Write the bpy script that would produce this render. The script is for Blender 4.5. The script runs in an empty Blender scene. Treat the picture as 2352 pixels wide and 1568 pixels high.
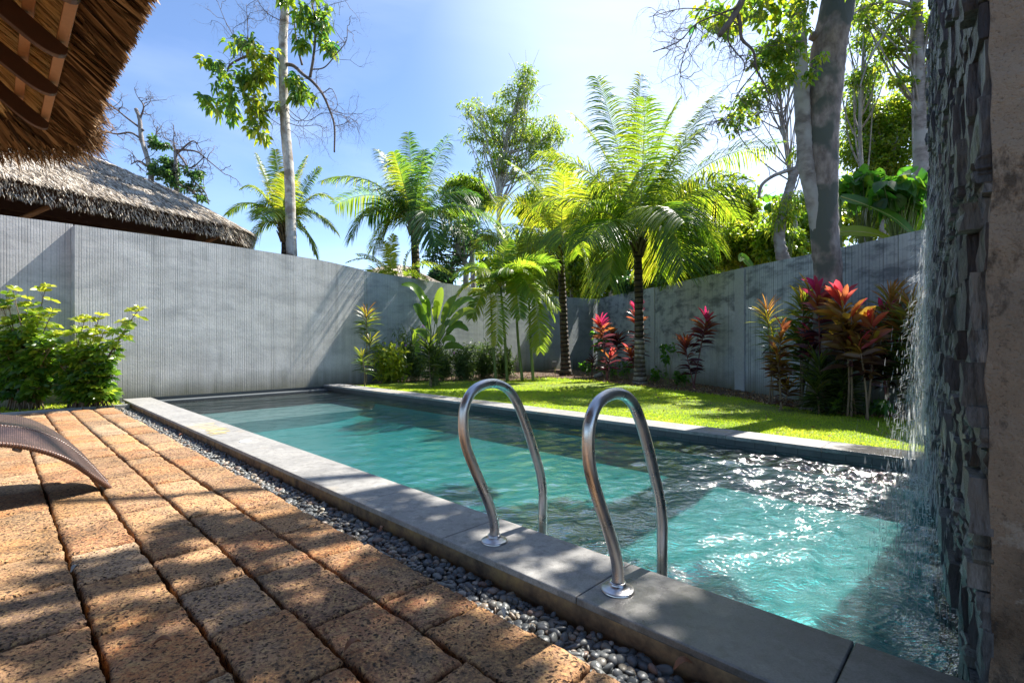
import bpy, math, random
import numpy as np
from mathutils import Vector, noise as mnoise
C = bpy.context.scene.collection
PI = math.pi
rad = math.radians
# ------------------------------------------------------------------ frame of the place
F = 1150.0                 # focal length in the 2352 px wide photograph
HOR = 787.0
DX = np.array([-0.7194, 0.6946]); NX = np.array([0.6946, 0.7194])   # along the pool / across the pool
def at(px, py, Y): return np.array([(px-1176)/F*Y, Y, 1-(py-HOR)/F*Y])
def gnd(px, py, z=-0.05):
    Y = F*(1-z)/(py-HOR); return np.array([(px-1176)/F*Y, Y, z])
def sn(s, n, z=0.0):
    p = DX*s+NX*n; return np.array([p[0], p[1], z])
def sn_arr(s, n, z):
    return np.stack([DX[0]*s+NX[0]*n, DX[1]*s+NX[1]*n, z+0*s], -1)
def nrm(v):
    v = np.asarray(v, float); return v/np.maximum(np.linalg.norm(v, axis=-1, keepdims=True), 1e-9)
SUN_AZ, SUN_EL = 49.5, 52.0
SUN = np.array([math.sin(rad(SUN_AZ))*math.cos(rad(SUN_EL)), math.cos(rad(SUN_AZ))*math.cos(rad(SUN_EL)), math.sin(rad(SUN_EL))])
# ------------------------------------------------------------------ mesh builder
class MB:
    def __init__(s): s.v = []; s.f = []; s.t = []; s.n = 0
    def add(s, V, Fq, T=None):
        V = np.asarray(V, float).reshape(-1, 3); Fq = np.asarray(Fq, int).reshape(-1, 4)
        s.v.append(V); s.f.append(Fq+s.n); s.n += len(V)
        s.t.append(np.zeros(len(V)) if T is None else np.broadcast_to(np.asarray(T, float), (len(V),)).copy())
    def build(s, name, mat, parent=None, smooth=True):
        V = np.concatenate(s.v); Q = np.concatenate(s.f); T = np.concatenate(s.t)
        me = bpy.data.meshes.new(name)
        me.vertices.add(len(V)); me.vertices.foreach_set('co', V.astype(np.float32).ravel())
        me.loops.add(len(Q)*4); me.loops.foreach_set('vertex_index', Q.astype(np.int32).ravel())
        me.polygons.add(len(Q)); me.polygons.foreach_set('loop_start', np.arange(0, len(Q)*4, 4, dtype=np.int32))
        me.update(calc_edges=True)
        me.polygons.foreach_set('use_smooth', np.full(len(Q), bool(smooth)))
        a = me.attributes.new('tint', 'FLOAT', 'POINT'); a.data.foreach_set('value', T.astype(np.float32))
        me.update()
        o = bpy.data.objects.new(name, me); C.objects.link(o)
        if mat is not None: me.materials.append(mat)
        if parent is not None: o.parent = parent; o.location = -np.array(parent.location) if False else (0, 0, 0)
        if parent is not None:
            o.matrix_parent_inverse = PINV.get(parent.name, parent.matrix_world.inverted())
        return o
PINV = {}
def tag(o, label=None, cat=None, group=None, kind=None):
    if label: o['label'] = label
    if cat: o['category'] = cat
    if group: o['group'] = group
    if kind: o['kind'] = kind
    return o
def thing(name, loc, label, cat, group=None):
    o = bpy.data.objects.new(name, None); C.objects.link(o); o.location = [float(x) for x in loc]
    o.empty_display_size = .2
    from mathutils import Matrix
    PINV[o.name] = Matrix.Translation(Vector(o.location)).inverted()
    return tag(o, label, cat, group)
BOXF = [[0,1,3,2],[4,6,7,5],[0,4,5,1],[2,3,7,6],[0,2,6,4],[1,5,7,3]]
def box(mb, c, ax, ay, az, T=None):
    """c centre, ax ay az half-extent vectors"""
    V = [np.array(c)+i*np.array(ax)+j*np.array(ay)+k*np.array(az) for i in (-1,1) for j in (-1,1) for k in (-1,1)]
    mb.add(V, BOXF, T)
def bevel(o, w=.005, seg=2):
    m = o.modifiers.new('bevel', 'BEVEL'); m.width = w; m.segments = seg; m.limit_method = 'ANGLE'; m.angle_limit = rad(40); return o
def tube(mb, P, R, seg=8, T=None, wob=0, rng=None, cap=True):
    P = np.asarray(P, float); K = len(P); R = np.broadcast_to(np.asarray(R, float), (K,)).copy()
    if cap:
        P = np.concatenate([P[:1], P, P[-1:]]); R = np.concatenate([[R[0]*.02], R, [R[-1]*.02]]); K += 2
    Tn = np.gradient(P, axis=0)
    if cap: Tn[0] = P[2]-P[1]; Tn[1] = P[2]-P[1]; Tn[-1] = P[-2]-P[-3]; Tn[-2] = P[-2]-P[-3]
    Tn = nrm(Tn)
    u = np.cross(Tn[0], [0.3, 0.2, 1.0]); 
    if np.linalg.norm(u) < .2: u = np.cross(Tn[0], [1.0, 0, 0])
    u = nrm(u); ang = np.linspace(0, 2*PI, seg, endpoint=False); V = []
    for k in range(K):
        u = nrm(u-Tn[k]*np.dot(u, Tn[k])); w = np.cross(Tn[k], u)
        rr = R[k]*np.ones(seg)
        if wob and rng is not None: rr = rr*(1+wob*rng.normal(size=seg))
        V.append(P[k]+np.outer(np.cos(ang)*rr, u)+np.outer(np.sin(ang)*rr, w))
    V = np.concatenate(V); i = np.arange(seg); j = (i+1) % seg
    Q = np.concatenate([np.stack([k*seg+i, k*seg+j, (k+1)*seg+j, (k+1)*seg+i], -1) for k in range(K-1)])
    mb.add(V, Q, T)
def ribbons(mb, P, W, S, T=None, fold=0.0, up=None):
    """P (M,K,3) W (M,K) S (M,3)|(M,K,3) : leaf-like strips, with a sunk or raised midrib when fold"""
    P = np.asarray(P, float); M, K, _ = P.shape
    W = np.broadcast_to(W, (M, K))[..., None]; S = np.asarray(S, float)
    if S.ndim == 2: S = S[:, None, :]
    S = np.broadcast_to(S, (M, K, 3))
    cols = [P-S*W, P+S*W]
    if fold:
        N = nrm(np.cross(np.gradient(P, axis=1), S)); 
        N = N*np.sign(N[..., 2:3]+1e-6)
        cols = [P-S*W+N*W*fold, P, P+S*W+N*W*fold]
    c = len(cols); V = np.stack(cols, 2).reshape(-1, 3)
    b = (np.arange(M)*K*c)[:, None, None]; k = (np.arange(K-1)*c)[None, :, None]; q = np.arange(c-1)[None, None, :]
    i0 = b+k+q; Q = np.stack([i0, i0+1, i0+1+c, i0+c], -1).reshape(-1, 4)
    if T is not None:
        T = np.asarray(T, float)
        T = np.repeat(T, K*c) if T.ndim == 1 else np.repeat(T.reshape(-1), c)
    mb.add(V, Q, T)
PROF = {'leaf': [.12, .8, 1, .62, .04], 'grass': [1, .8, .05], 'lance': [.35, .95, 1, .7, .04], 'obov': [.1, .5, 1, .85, .1], 'heart': [.55, 1, .86, .5, .03], 'strap': [.8, 1, .9, .55, .05]}
def leaves(mb, pos, d, L, w, rng, droop=.3, T=None, prof='leaf', fold=.25, flat=0.0):
    pos = np.asarray(pos, float); M = len(pos); d = nrm(d); L = np.broadcast_to(L, (M,)); w = np.broadcast_to(w, (M,))
    pr = np.array(PROF[prof]); K = len(pr); t = np.linspace(0, 1, K)
    P = pos[:, None, :]+d[:, None, :]*(L[:, None]*t)[..., None]
    P[..., 2] -= (droop*L[:, None])*t**2
    r = rng.normal(size=(M, 3))*(1-flat); r[:, 2] += 1.2 if flat == 0 else 1.2+3*flat
    S = nrm(np.cross(d, r)); ribbons(mb, P, w[:, None]*pr*.5, S, T, fold)
def rdir(rng, M, up=0.0):
    v = rng.normal(size=(M, 3)); v[:, 2] += up; return nrm(v)
# ------------------------------------------------------------------ materials
def newmat(name):
    m = bpy.data.materials.new(name); m.use_nodes = True; nt = m.node_tree; nt.nodes.clear(); return m, nt
def N(nt, t, **k):
    n = nt.nodes.new(t)
    for a, b in k.items():
        if a in n.inputs: n.inputs[a].default_value = b
        else: setattr(n, a, b)
    return n
def lk(nt, a, b): nt.links.new(a, b)
def ramp(nt, fac, stops, interp='LINEAR'):
    r = nt.nodes.new('ShaderNodeValToRGB'); r.color_ramp.interpolation = interp
    while len(r.color_ramp.elements) < len(stops): r.color_ramp.elements.new(.5)
    for e, (p, c) in zip(r.color_ramp.elements, stops):
        e.position = p; e.color = (*c, 1) if len(c) == 3 else c
    lk(nt, fac, r.inputs[0]); return r.outputs[0]
def g(v): return (v, v, v)
def noise(nt, scale, detail=4, rough=.55, vec=None, dist=0.0, coord='Object'):
    n = N(nt, 'ShaderNodeTexNoise'); n.inputs['Scale'].default_value = scale; n.inputs['Detail'].default_value = detail
    n.inputs['Roughness'].default_value = rough; n.inputs['Distortion'].default_value = dist
    if vec is None: vec = coordn(nt, coord)
    lk(nt, vec, n.inputs['Vector']); return n.outputs['Fac']
def coordn(nt, coord='Object'):
    for n in nt.nodes:
        if n.type == 'TEX_COORD': return n.outputs[coord]
    return N(nt, 'ShaderNodeTexCoord').outputs[coord]
def mapv(nt, sc, coord='Object', rot=(0,0,0), loc=(0,0,0)):
    m = N(nt, 'ShaderNodeMapping'); m.inputs['Scale'].default_value = sc; m.inputs['Rotation'].default_value = rot; m.inputs['Location'].default_value = loc
    lk(nt, coordn(nt, coord), m.inputs['Vector']); return m.outputs[0]
def mixc(nt, fac, a, b, mode='MIX'):
    m = N(nt, 'ShaderNodeMix', data_type='RGBA', blend_type=mode)
    for s, v in ((0, fac), (6, a), (7, b)):
        if isinstance(v, (int, float)): m.inputs[s].default_value = v
        elif isinstance(v, tuple): m.inputs[s].default_value = (*v, 1) if len(v) == 3 else v
        else: lk(nt, v, m.inputs[s])
    return m.outputs[2]
def mth(nt, op, a, b=None, clamp=False):
    m = N(nt, 'ShaderNodeMath', operation=op, use_clamp=clamp)
    for i, v in enumerate((a, b)):
        if v is None: continue
        if isinstance(v, (int, float)): m.inputs[i].default_value = v
        else: lk(nt, v, m.inputs[i])
    return m.outputs[0]
def bump(nt, h, strength=.5, dist=.01, normal=None):
    b = N(nt, 'ShaderNodeBump'); b.inputs['Strength'].default_value = strength; b.inputs['Distance'].default_value = dist
    lk(nt, h, b.inputs['Height'])
    if normal is not None: lk(nt, normal, b.inputs['Normal'])
    return b.outputs[0]
def pbr(nt, col, rough=.7, normal=None, metal=0.0, spec=.5):
    p = N(nt, 'ShaderNodeBsdfPrincipled')
    for k, v in (('Base Color', col), ('Roughness', rough), ('Metallic', metal), ('Specular IOR Level', spec)):
        if isinstance(v, (int, float)): p.inputs[k].default_value = v
        elif isinstance(v, tuple): p.inputs[k].default_value = (*v, 1)
        else: lk(nt, v, p.inputs[k])
    if normal is not None: lk(nt, normal, p.inputs['Normal'])
    return p
def out(nt, sh):
    o = N(nt, 'ShaderNodeOutputMaterial'); lk(nt, sh.outputs[0] if hasattr(sh, 'outputs') else sh, o.inputs[0])
def island(nt): return N(nt, 'ShaderNodeNewGeometry').outputs['Random Per Island']
def tintn(nt):
    a = N(nt, 'ShaderNodeAttribute'); a.attribute_name = 'tint'; return a.outputs['Fac']
def leaf_mat(name, stops, trans=None, tmix=.45, rough=.38, var=.35, spec=.5):
    """stops: colour over the tint attribute (0..1); every leaf varies a little around it"""
    m, nt = newmat(name)
    t = mth(nt, 'ADD', tintn(nt), mth(nt, 'MULTIPLY', mth(nt, 'SUBTRACT', island(nt), .5), var), True)
    col = ramp(nt, t, stops)
    nz = noise(nt, 9, 3); col = mixc(nt, .25, col, ramp(nt, nz, [(.3, g(.45)), (.7, g(1.0))]), 'MULTIPLY')
    p = pbr(nt, col, rough, bump(nt, noise(nt, 60, 2), .15, .004), spec=spec)
    tr = N(nt, 'ShaderNodeBsdfTranslucent')
    if trans is None: trans = [(a, tuple(min(1, x*k) for x, k in zip(c, (3.2, 2.9, 1.6)))) for a, c in stops]
    lk(nt, ramp(nt, t, trans), tr.inputs[0])
    mx = N(nt, 'ShaderNodeMixShader'); mx.inputs[0].default_value = tmix
    lk(nt, p.outputs[0], mx.inputs[1]); lk(nt, tr.outputs[0], mx.inputs[2]); out(nt, mx); return m
def simple(name, c, rough=.6, metal=0.0, bs=0, bstr=.3, var=.2):
    m, nt = newmat(name); nz = noise(nt, bs or 20, 4)
    col = mixc(nt, nz, tuple(x*(1-var) for x in c), tuple(min(1, x*(1+var)) for x in c))
    out(nt, pbr(nt, col, rough, bump(nt, nz, bstr, .005) if bs else None, metal)); return m
def mat_bark(name, c1, c2, patch, sc=(14, 14, 5), ring=0):
    m, nt = newmat(name); a = noise(nt, 1, 6, .65, mapv(nt, sc)); b = noise(nt, 2.2, 3, .5)
    col = mixc(nt, ramp(nt, a, [(.35, g(0)), (.65, g(1))]), c1, c2)
    col = mixc(nt, ramp(nt, b, [(.5, g(0)), (.6, g(1))]), col, patch)
    h = a
    if ring:
        w = N(nt, 'ShaderNodeTexWave', wave_type='BANDS', bands_direction='Z'); w.inputs['Scale'].default_value = ring
        w.inputs['Distortion'].default_value = 2.5; w.inputs['Detail'].default_value = 2; lk(nt, coordn(nt), w.inputs[0])
        col = mixc(nt, ramp(nt, w.outputs[1], [(.1, g(1)), (.35, g(0))]), col, tuple(x*.35 for x in c1)); h = mth(nt, 'ADD', a, mth(nt, 'MULTIPLY', w.outputs[1], 1.5))
    out(nt, pbr(nt, col, .85, bump(nt, h, .9, .02))); return m
M = {}
def mats():
    # laterite paving
    m, nt = newmat('laterite'); isl = island(nt)
    big = noise(nt, 5, 4, .6); fine = noise(nt, 55, 5, .7); 
    base = ramp(nt, isl, [(0, (.50, .21, .08)), (.3, (.34, .13, .055)), (.45, (.54, .29, .14)), (.6, (.24, .12, .07)), (.72, (.56, .26, .09)), (.84, (.47, .33, .22)), (.93, (.22, .12, .08)), (1, (.50, .19, .055))])
    col = mixc(nt, ramp(nt, big, [(.42, g(0)), (.68, g(.8))]), base, (.40, .26, .16))
    col = mixc(nt, ramp(nt, fine, [(.46, g(0)), (.70, g(.85))]), col, (.66, .42, .17))
    col = mixc(nt, ramp(nt, noise(nt, 90, 3, .6), [(.36, g(.85)), (.50, g(0))]), col, (.09, .045, .028))
    moss = mth(nt, 'MULTIPLY', ramp(nt, noise(nt, 2.3, 5, .65), [(.44, g(0)), (.62, g(.85))]), ramp(nt, fine, [(.35, g(1)), (.6, g(.2))]))
    col = mixc(nt, moss, col, (.10, .085, .055))
    v = N(nt, 'ShaderNodeTexVoronoi', feature='F1'); v.inputs['Scale'].default_value = 52; v.inputs['Randomness'].default_value = 1
    wv = N(nt, 'ShaderNodeVectorMath', operation='ADD'); nn = N(nt, 'ShaderNodeTexNoise'); nn.inputs['Scale'].default_value = 22; lk(nt, coordn(nt), nn.inputs[0])
    sc = N(nt, 'ShaderNodeVectorMath', operation='SCALE'); sc.inputs['Scale'].default_value = .05; lk(nt, nn.outputs['Color'], sc.inputs[0])
    lk(nt, coordn(nt), wv.inputs[0]); lk(nt, sc.outputs[0], wv.inputs[1]); lk(nt, wv.outputs[0], v.inputs['Vector'])
    pore = mth(nt, 'MULTIPLY', ramp(nt, v.outputs['Distance'], [(.20, g(1)), (.38, g(0))]), ramp(nt, noise(nt, 14, 3), [(.38, g(0)), (.52, g(1))]))
    col = mixc(nt, mth(nt, 'MULTIPLY', pore, .9), col, (.035, .02, .014))
    h = mth(nt, 'SUBTRACT', mth(nt, 'ADD', mth(nt, 'MULTIPLY', fine, .8), mth(nt, 'MULTIPLY', big, .6)), mth(nt, 'MULTIPLY', pore, .9))
    out(nt, pbr(nt, col, .82, bump(nt, h, 1.0, .012), spec=.35)); M['laterite'] = m
    # grey coping
    m, nt = newmat('coping_stone'); isl = island(nt)
    a = noise(nt, 140, 4, .7); b = noise(nt, 3.2, 5, .65); c = noise(nt, 1.1, 3)
    col = mixc(nt, ramp(nt, b, [(.35, g(0)), (.65, g(1))]), (.27, .265, .255), (.38, .37, .35))
    col = mixc(nt, .35, col, ramp(nt, isl, [(0, g(.62)), (1, g(1))]), 'MULTIPLY')
    col = mixc(nt, ramp(nt, a, [(.4, g(.35)), (.6, g(0))]), col, (.12, .12, .115))
    col = mixc(nt, ramp(nt, c, [(.58, g(0)), (.70, g(.6))]), col, (.42, .31, .16)); col = mixc(nt, ramp(nt, noise(nt, 18, 5, .7), [(.50, g(0)), (.62, g(.55))]), col, (.14, .135, .125)); col = mixc(nt, ramp(nt, noise(nt, 6, 6, .75, mapv(nt, (1, 1, 1), loc=(5, 2, 0))), [(.56, g(0)), (.62, g(.35))]), col, (.50, .48, .44))
    sx = N(nt, 'ShaderNodeSeparateXYZ'); lk(nt, mapv(nt, (1, 1, 1), rot=(0, 0, -math.atan2(DX[1], DX[0]))), sx.inputs[0])
    wet = mth(nt, 'MULTIPLY', ramp(nt, mth(nt, 'ADD', sx.outputs[0], mth(nt, 'MULTIPLY', b, .8)), [(0, g(1)), (1, g(1))]), 1)
    wf = N(nt, 'ShaderNodeMapRange'); wf.inputs['From Min'].default_value = 1.35; wf.inputs['From Max'].default_value = 1.75
    wf.inputs['To Min'].default_value = 1; wf.inputs['To Max'].default_value = 0; lk(nt, mth(nt, 'ADD', sx.outputs[0], mth(nt, 'MULTIPLY', noise(nt, 7, 4), .9)), wf.inputs[0])
    wetf = wf.outputs[0]; col = mixc(nt, wetf, col, mixc(nt, .62, col, (.05, .05, .05), 'MULTIPLY'))
    rg = mixc(nt, wetf, g(.62), g(.16)); out(nt, pbr(nt, col, rg, bump(nt, mth(nt, 'ADD', a, mth(nt, 'MULTIPLY', b, 2)), .35, .004))); M['coping'] = m
    # coping support, stained
    m, nt = newmat('stained_render'); b = noise(nt, 9, 5, .65)
    out(nt, pbr(nt, ramp(nt, b, [(.3, (.07, .05, .035)), (.52, (.26, .17, .09)), (.70, (.42, .28, .11))]), .8, bump(nt, b, .6, .01))); M['stain'] = m
    # slate tile
    m, nt = newmat('slate_tile'); br = N(nt, 'ShaderNodeTexBrick'); br.inputs['Scale'].default_value = 1; br.inputs['Brick Width'].default_value = .2; br.inputs['Row Height'].default_value = .1
    br.inputs['Color1'].default_value = (.045, .055, .062, 1); br.inputs['Color2'].default_value = (.075, .085, .09, 1); br.inputs['Mortar'].default_value = (.02, .024, .026, 1); br.inputs['Mortar Size'].default_value = .004
    cb = N(nt, 'ShaderNodeCombineXYZ'); sx = N(nt, 'ShaderNodeSeparateXYZ'); lk(nt, mapv(nt, (1, 1, 1), rot=(0, 0, -math.atan2(DX[1], DX[0]))), sx.inputs[0])
    lk(nt, sx.outputs[0], cb.inputs[0]); lk(nt, sx.outputs[2], cb.inputs[1]); lk(nt, cb.outputs[0], br.inputs[0])
    out(nt, pbr(nt, mixc(nt, .5, br.outputs[0], ramp(nt, noise(nt, 12, 4), [(.3, g(.5)), (.7, g(1))]), 'MULTIPLY'), .35, bump(nt, br.outputs[1], .3, .004))); M['slate_tile'] = m
    # pool floor
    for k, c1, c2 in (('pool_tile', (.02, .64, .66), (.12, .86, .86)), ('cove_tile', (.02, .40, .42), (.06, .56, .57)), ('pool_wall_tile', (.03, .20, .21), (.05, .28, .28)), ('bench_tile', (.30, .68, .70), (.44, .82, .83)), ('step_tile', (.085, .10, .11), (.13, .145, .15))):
        m, nt = newmat(k); v = N(nt, 'ShaderNodeTexVoronoi'); v.inputs['Scale'].default_value = 9; lk(nt, coordn(nt), v.inputs['Vector'])
        col = mixc(nt, noise(nt, 2.5, 4), c1, c2); col = mixc(nt, .3, col, ramp(nt, v.outputs['Color'], [(0, g(.5)), (1, g(1))]), 'MULTIPLY')
        out(nt, pbr(nt, col, .5)); M[k] = m
    # water
    m, nt = newmat('water')
    geo = N(nt, 'ShaderNodeNewGeometry'); sx = N(nt, 'ShaderNodeSeparateXYZ'); lk(nt, mapv(nt, (1, 1, 1), rot=(0, 0, -math.atan2(DX[1], DX[0]))), sx.inputs[0])
    near = N(nt, 'ShaderNodeMapRange', interpolation_type='SMOOTHSTEP'); near.inputs['From Min'].default_value = 4.6; near.inputs['From Max'].default_value = .8; lk(nt, sx.outputs[0], near.inputs[0])
    rot = mapv(nt, (1, 1.7, 1), rot=(0, 0, rad(-30)))
    w1 = noise(nt, 3.4, 3, .5, rot, 1.2); w2 = noise(nt, 11, 3, .55, rot, .8); w3 = noise(nt, 30, 2, .5, rot)
    near2 = N(nt, 'ShaderNodeMapRange', interpolation_type='SMOOTHSTEP'); near2.inputs['From Min'].default_value = 3.0; near2.inputs['From Max'].default_value = .9; lk(nt, sx.outputs[0], near2.inputs[0])
    h = mth(nt, 'ADD', mth(nt, 'MULTIPLY', w1, 1.0), mth(nt, 'ADD', mth(nt, 'MULTIPLY', w2, .42), mth(nt, 'MULTIPLY', w3, mth(nt, 'ADD', .10, mth(nt, 'MULTIPLY', near2.outputs[0], .42)))))
    amp = mth(nt, 'ADD', .30, mth(nt, 'MULTIPLY', near.outputs[0], .62))
    nb = bump(nt, mth(nt, 'MULTIPLY', h, amp), 1.0, .022)
    fr = N(nt, 'ShaderNodeFresnel'); fr.inputs[0].default_value = 1.2; lk(nt, nb, fr.inputs['Normal'])
    gl = N(nt, 'ShaderNodeBsdfGlossy'); gl.inputs['Roughness'].default_value = .07; lk(nt, nb, gl.inputs['Normal'])
    # caustic net painted into the surface tint, in place of real wave focusing
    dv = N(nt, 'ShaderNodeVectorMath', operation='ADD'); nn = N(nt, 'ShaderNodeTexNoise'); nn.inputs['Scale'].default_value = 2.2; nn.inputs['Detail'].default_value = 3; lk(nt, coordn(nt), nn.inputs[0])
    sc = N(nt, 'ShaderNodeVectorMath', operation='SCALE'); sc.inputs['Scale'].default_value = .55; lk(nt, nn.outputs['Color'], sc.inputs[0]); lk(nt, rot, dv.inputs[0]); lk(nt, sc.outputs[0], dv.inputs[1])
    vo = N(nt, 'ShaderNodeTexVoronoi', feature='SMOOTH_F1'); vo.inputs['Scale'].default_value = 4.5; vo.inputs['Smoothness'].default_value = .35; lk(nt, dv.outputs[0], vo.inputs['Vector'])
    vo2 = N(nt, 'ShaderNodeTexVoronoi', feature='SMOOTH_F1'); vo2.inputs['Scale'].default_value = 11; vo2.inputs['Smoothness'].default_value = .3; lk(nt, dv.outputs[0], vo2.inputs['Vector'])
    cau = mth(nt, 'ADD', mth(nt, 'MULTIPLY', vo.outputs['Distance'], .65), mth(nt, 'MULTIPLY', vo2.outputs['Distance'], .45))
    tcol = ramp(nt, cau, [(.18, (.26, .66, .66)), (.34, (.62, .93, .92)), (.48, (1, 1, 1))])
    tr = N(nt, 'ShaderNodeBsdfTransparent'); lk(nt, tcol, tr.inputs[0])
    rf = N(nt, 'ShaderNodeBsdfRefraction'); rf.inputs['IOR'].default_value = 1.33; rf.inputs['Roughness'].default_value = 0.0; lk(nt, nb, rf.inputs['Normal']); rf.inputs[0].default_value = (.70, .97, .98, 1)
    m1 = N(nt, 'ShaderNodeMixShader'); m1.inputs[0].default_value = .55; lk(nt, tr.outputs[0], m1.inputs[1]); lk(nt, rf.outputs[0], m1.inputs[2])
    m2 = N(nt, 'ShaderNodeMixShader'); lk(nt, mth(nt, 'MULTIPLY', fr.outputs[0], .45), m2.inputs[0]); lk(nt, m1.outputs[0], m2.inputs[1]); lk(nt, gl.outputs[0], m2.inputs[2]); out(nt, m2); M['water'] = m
    # falling water
    m, nt = newmat('falling_water'); p0 = pbr(nt, (.88, .92, .95), .15, spec=.8); tl = N(nt, 'ShaderNodeBsdfTranslucent'); tl.inputs[0].default_value = (.9, .94, .97, 1); p = N(nt, 'ShaderNodeMixShader'); p.inputs[0].default_value = .45; lk(nt, p0.outputs[0], p.inputs[1]); lk(nt, tl.outputs[0], p.inputs[2])
    t_ = N(nt, 'ShaderNodeBsdfTransparent'); mx = N(nt, 'ShaderNodeMixShader'); mx.inputs[0].default_value = .50
    lk(nt, t_.outputs[0], mx.inputs[1]); lk(nt, p.outputs[0], mx.inputs[2]); out(nt, mx); M['fall'] = m
    m, nt = newmat('water_veil'); p = N(nt, 'ShaderNodeBsdfTranslucent'); p.inputs[0].default_value = (.85, .9, .93, 1); gg = N(nt, 'ShaderNodeBsdfGlossy'); gg.inputs['Roughness'].default_value = .15; pm = N(nt, 'ShaderNodeMixShader'); pm.inputs[0].default_value = .4; lk(nt, p.outputs[0], pm.inputs[1]); lk(nt, gg.outputs[0], pm.inputs[2])
    al = mth(nt, 'MULTIPLY', ramp(nt, noise(nt, 1, 3, .6, mapv(nt, (75, 75, 5))), [(.50, g(0)), (.62, g(.7))]), ramp(nt, noise(nt, 1, 3, .6, mapv(nt, (14, 14, 7))), [(.40, g(0)), (.60, g(1))])); t_ = N(nt, 'ShaderNodeBsdfTransparent'); mx = N(nt, 'ShaderNodeMixShader'); lk(nt, al, mx.inputs[0]); lk(nt, t_.outputs[0], mx.inputs[1]); lk(nt, pm.outputs[0], mx.inputs[2]); out(nt, mx); M['veil'] = m
    # grooved concrete (object x runs along the wall); lit copy has sunlight put into its paler colour
    for k, per, c1, c2, blot in (('concrete_lit_tone', 27, (.50, .49, .465), (.73, .715, .68), .22), ('concrete_far', 22, (.36, .41, .43), (.48, .52, .54), .35), ('concrete_right', 15, (.33, .375, .40), (.50, .54, .56), .85)):
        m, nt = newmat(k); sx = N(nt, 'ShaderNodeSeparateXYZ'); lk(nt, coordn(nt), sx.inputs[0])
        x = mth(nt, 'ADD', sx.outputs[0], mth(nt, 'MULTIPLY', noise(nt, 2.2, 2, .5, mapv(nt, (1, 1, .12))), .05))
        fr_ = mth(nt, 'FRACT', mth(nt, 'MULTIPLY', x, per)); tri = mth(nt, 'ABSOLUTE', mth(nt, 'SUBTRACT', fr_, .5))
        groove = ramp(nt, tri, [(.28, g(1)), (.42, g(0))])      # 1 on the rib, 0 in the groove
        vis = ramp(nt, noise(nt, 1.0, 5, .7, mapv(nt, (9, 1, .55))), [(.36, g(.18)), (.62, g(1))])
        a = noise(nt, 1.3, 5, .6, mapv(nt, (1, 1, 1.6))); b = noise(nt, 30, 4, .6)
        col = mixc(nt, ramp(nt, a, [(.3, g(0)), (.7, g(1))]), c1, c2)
        col = mixc(nt, ramp(nt, b, [(.3, g(.25)), (.6, g(0))]), col, tuple(v_*.5 for v_ in c1))
        bl = mth(nt, 'MULTIPLY', ramp(nt, noise(nt, 1, 5, .62, mapv(nt, (1.5, 1, 4.2)), 0.0), [(.47, g(0)), (.62, g(1))]), blot)
        zz = N(nt, 'ShaderNodeMapRange'); zz.inputs['From Min'].default_value = .5; zz.inputs['From Max'].default_value = 1.4; lk(nt, sx.outputs[2], zz.inputs[0])
        col = mixc(nt, mth(nt, 'MULTIPLY', bl, mth(nt, 'ADD', .25, mth(nt, 'MULTIPLY', zz.outputs[0], .75))), col, (.10, .12, .14))
        st = noise(nt, 1.0, 4, .6, mapv(nt, (5, 1, .3)))
        z2 = N(nt, 'ShaderNodeMapRange'); z2.inputs['From Min'].default_value = .42; z2.inputs['From Max'].default_value = -.05; lk(nt, mth(nt, 'SUBTRACT', sx.outputs[2], mth(nt, 'MULTIPLY', mth(nt, 'SUBTRACT', st, .5), .5)), z2.inputs[0])
        col = mixc(nt, mth(nt, 'MULTIPLY', z2.outputs[0], .85), col, (.13, .13, .085)); drip = mth(nt, 'MULTIPLY', ramp(nt, noise(nt, 1.0, 5, .65, mapv(nt, (4.5, 1, .22), loc=(3, 0, 1))), [(.52, g(0)), (.68, g(.45))]), ramp(nt, noise(nt, .9, 3), [(.4, g(.2)), (.6, g(1))])); col = mixc(nt, drip, col, (.20, .205, .19))
        cell = N(nt, 'ShaderNodeTexWhiteNoise', noise_dimensions='1D'); lk(nt, mth(nt, 'FLOOR', mth(nt, 'ADD', mth(nt, 'MULTIPLY', x, per), .5)), cell.inputs['W'])
        gd = mth(nt, 'MULTIPLY', mth(nt, 'MULTIPLY', mth(nt, 'SUBTRACT', 1, groove), vis), ramp(nt, cell.outputs['Value'], [(.0, g(.12)), (.75, g(.8)), (1, g(1))]))
        col = mixc(nt, mth(nt, 'MULTIPLY', gd, 1.0 if k == 'concrete_right' else .65), col, (.09, .10, .10))
        h = mth(nt, 'ADD', mth(nt, 'MULTIPLY', gd, -1.0), mth(nt, 'ADD', mth(nt, 'MULTIPLY', a, 2.2), mth(nt, 'MULTIPLY', b, .5)))
        out(nt, pbr(nt, col, .8, bump(nt, h, .55, .006), spec=.25)); M[k] = m
    # brown rendered end of the feature wall
    m, nt = newmat('brown_render'); a = noise(nt, 2.6, 5, .6); b = noise(nt, 120, 3, .7); sx = N(nt, 'ShaderNodeSeparateXYZ'); lk(nt, coordn(nt), sx.inputs[0])
    col = mixc(nt, ramp(nt, a, [(.35, g(0)), (.65, g(1))]), (.42, .365, .29), (.62, .55, .44)); zz = N(nt, 'ShaderNodeMapRange'); zz.inputs['From Min'].default_value = .2; zz.inputs['From Max'].default_value = 1.7; lk(nt, sx.outputs[2], zz.inputs[0])
    col = mixc(nt, mth(nt, 'SUBTRACT', 1, zz.outputs[0]), col, mixc(nt, ramp(nt, noise(nt, 4, 5, .65), [(.35, g(0)), (.6, g(1))]), (.13, .09, .055), (.36, .26, .17)))
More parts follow.
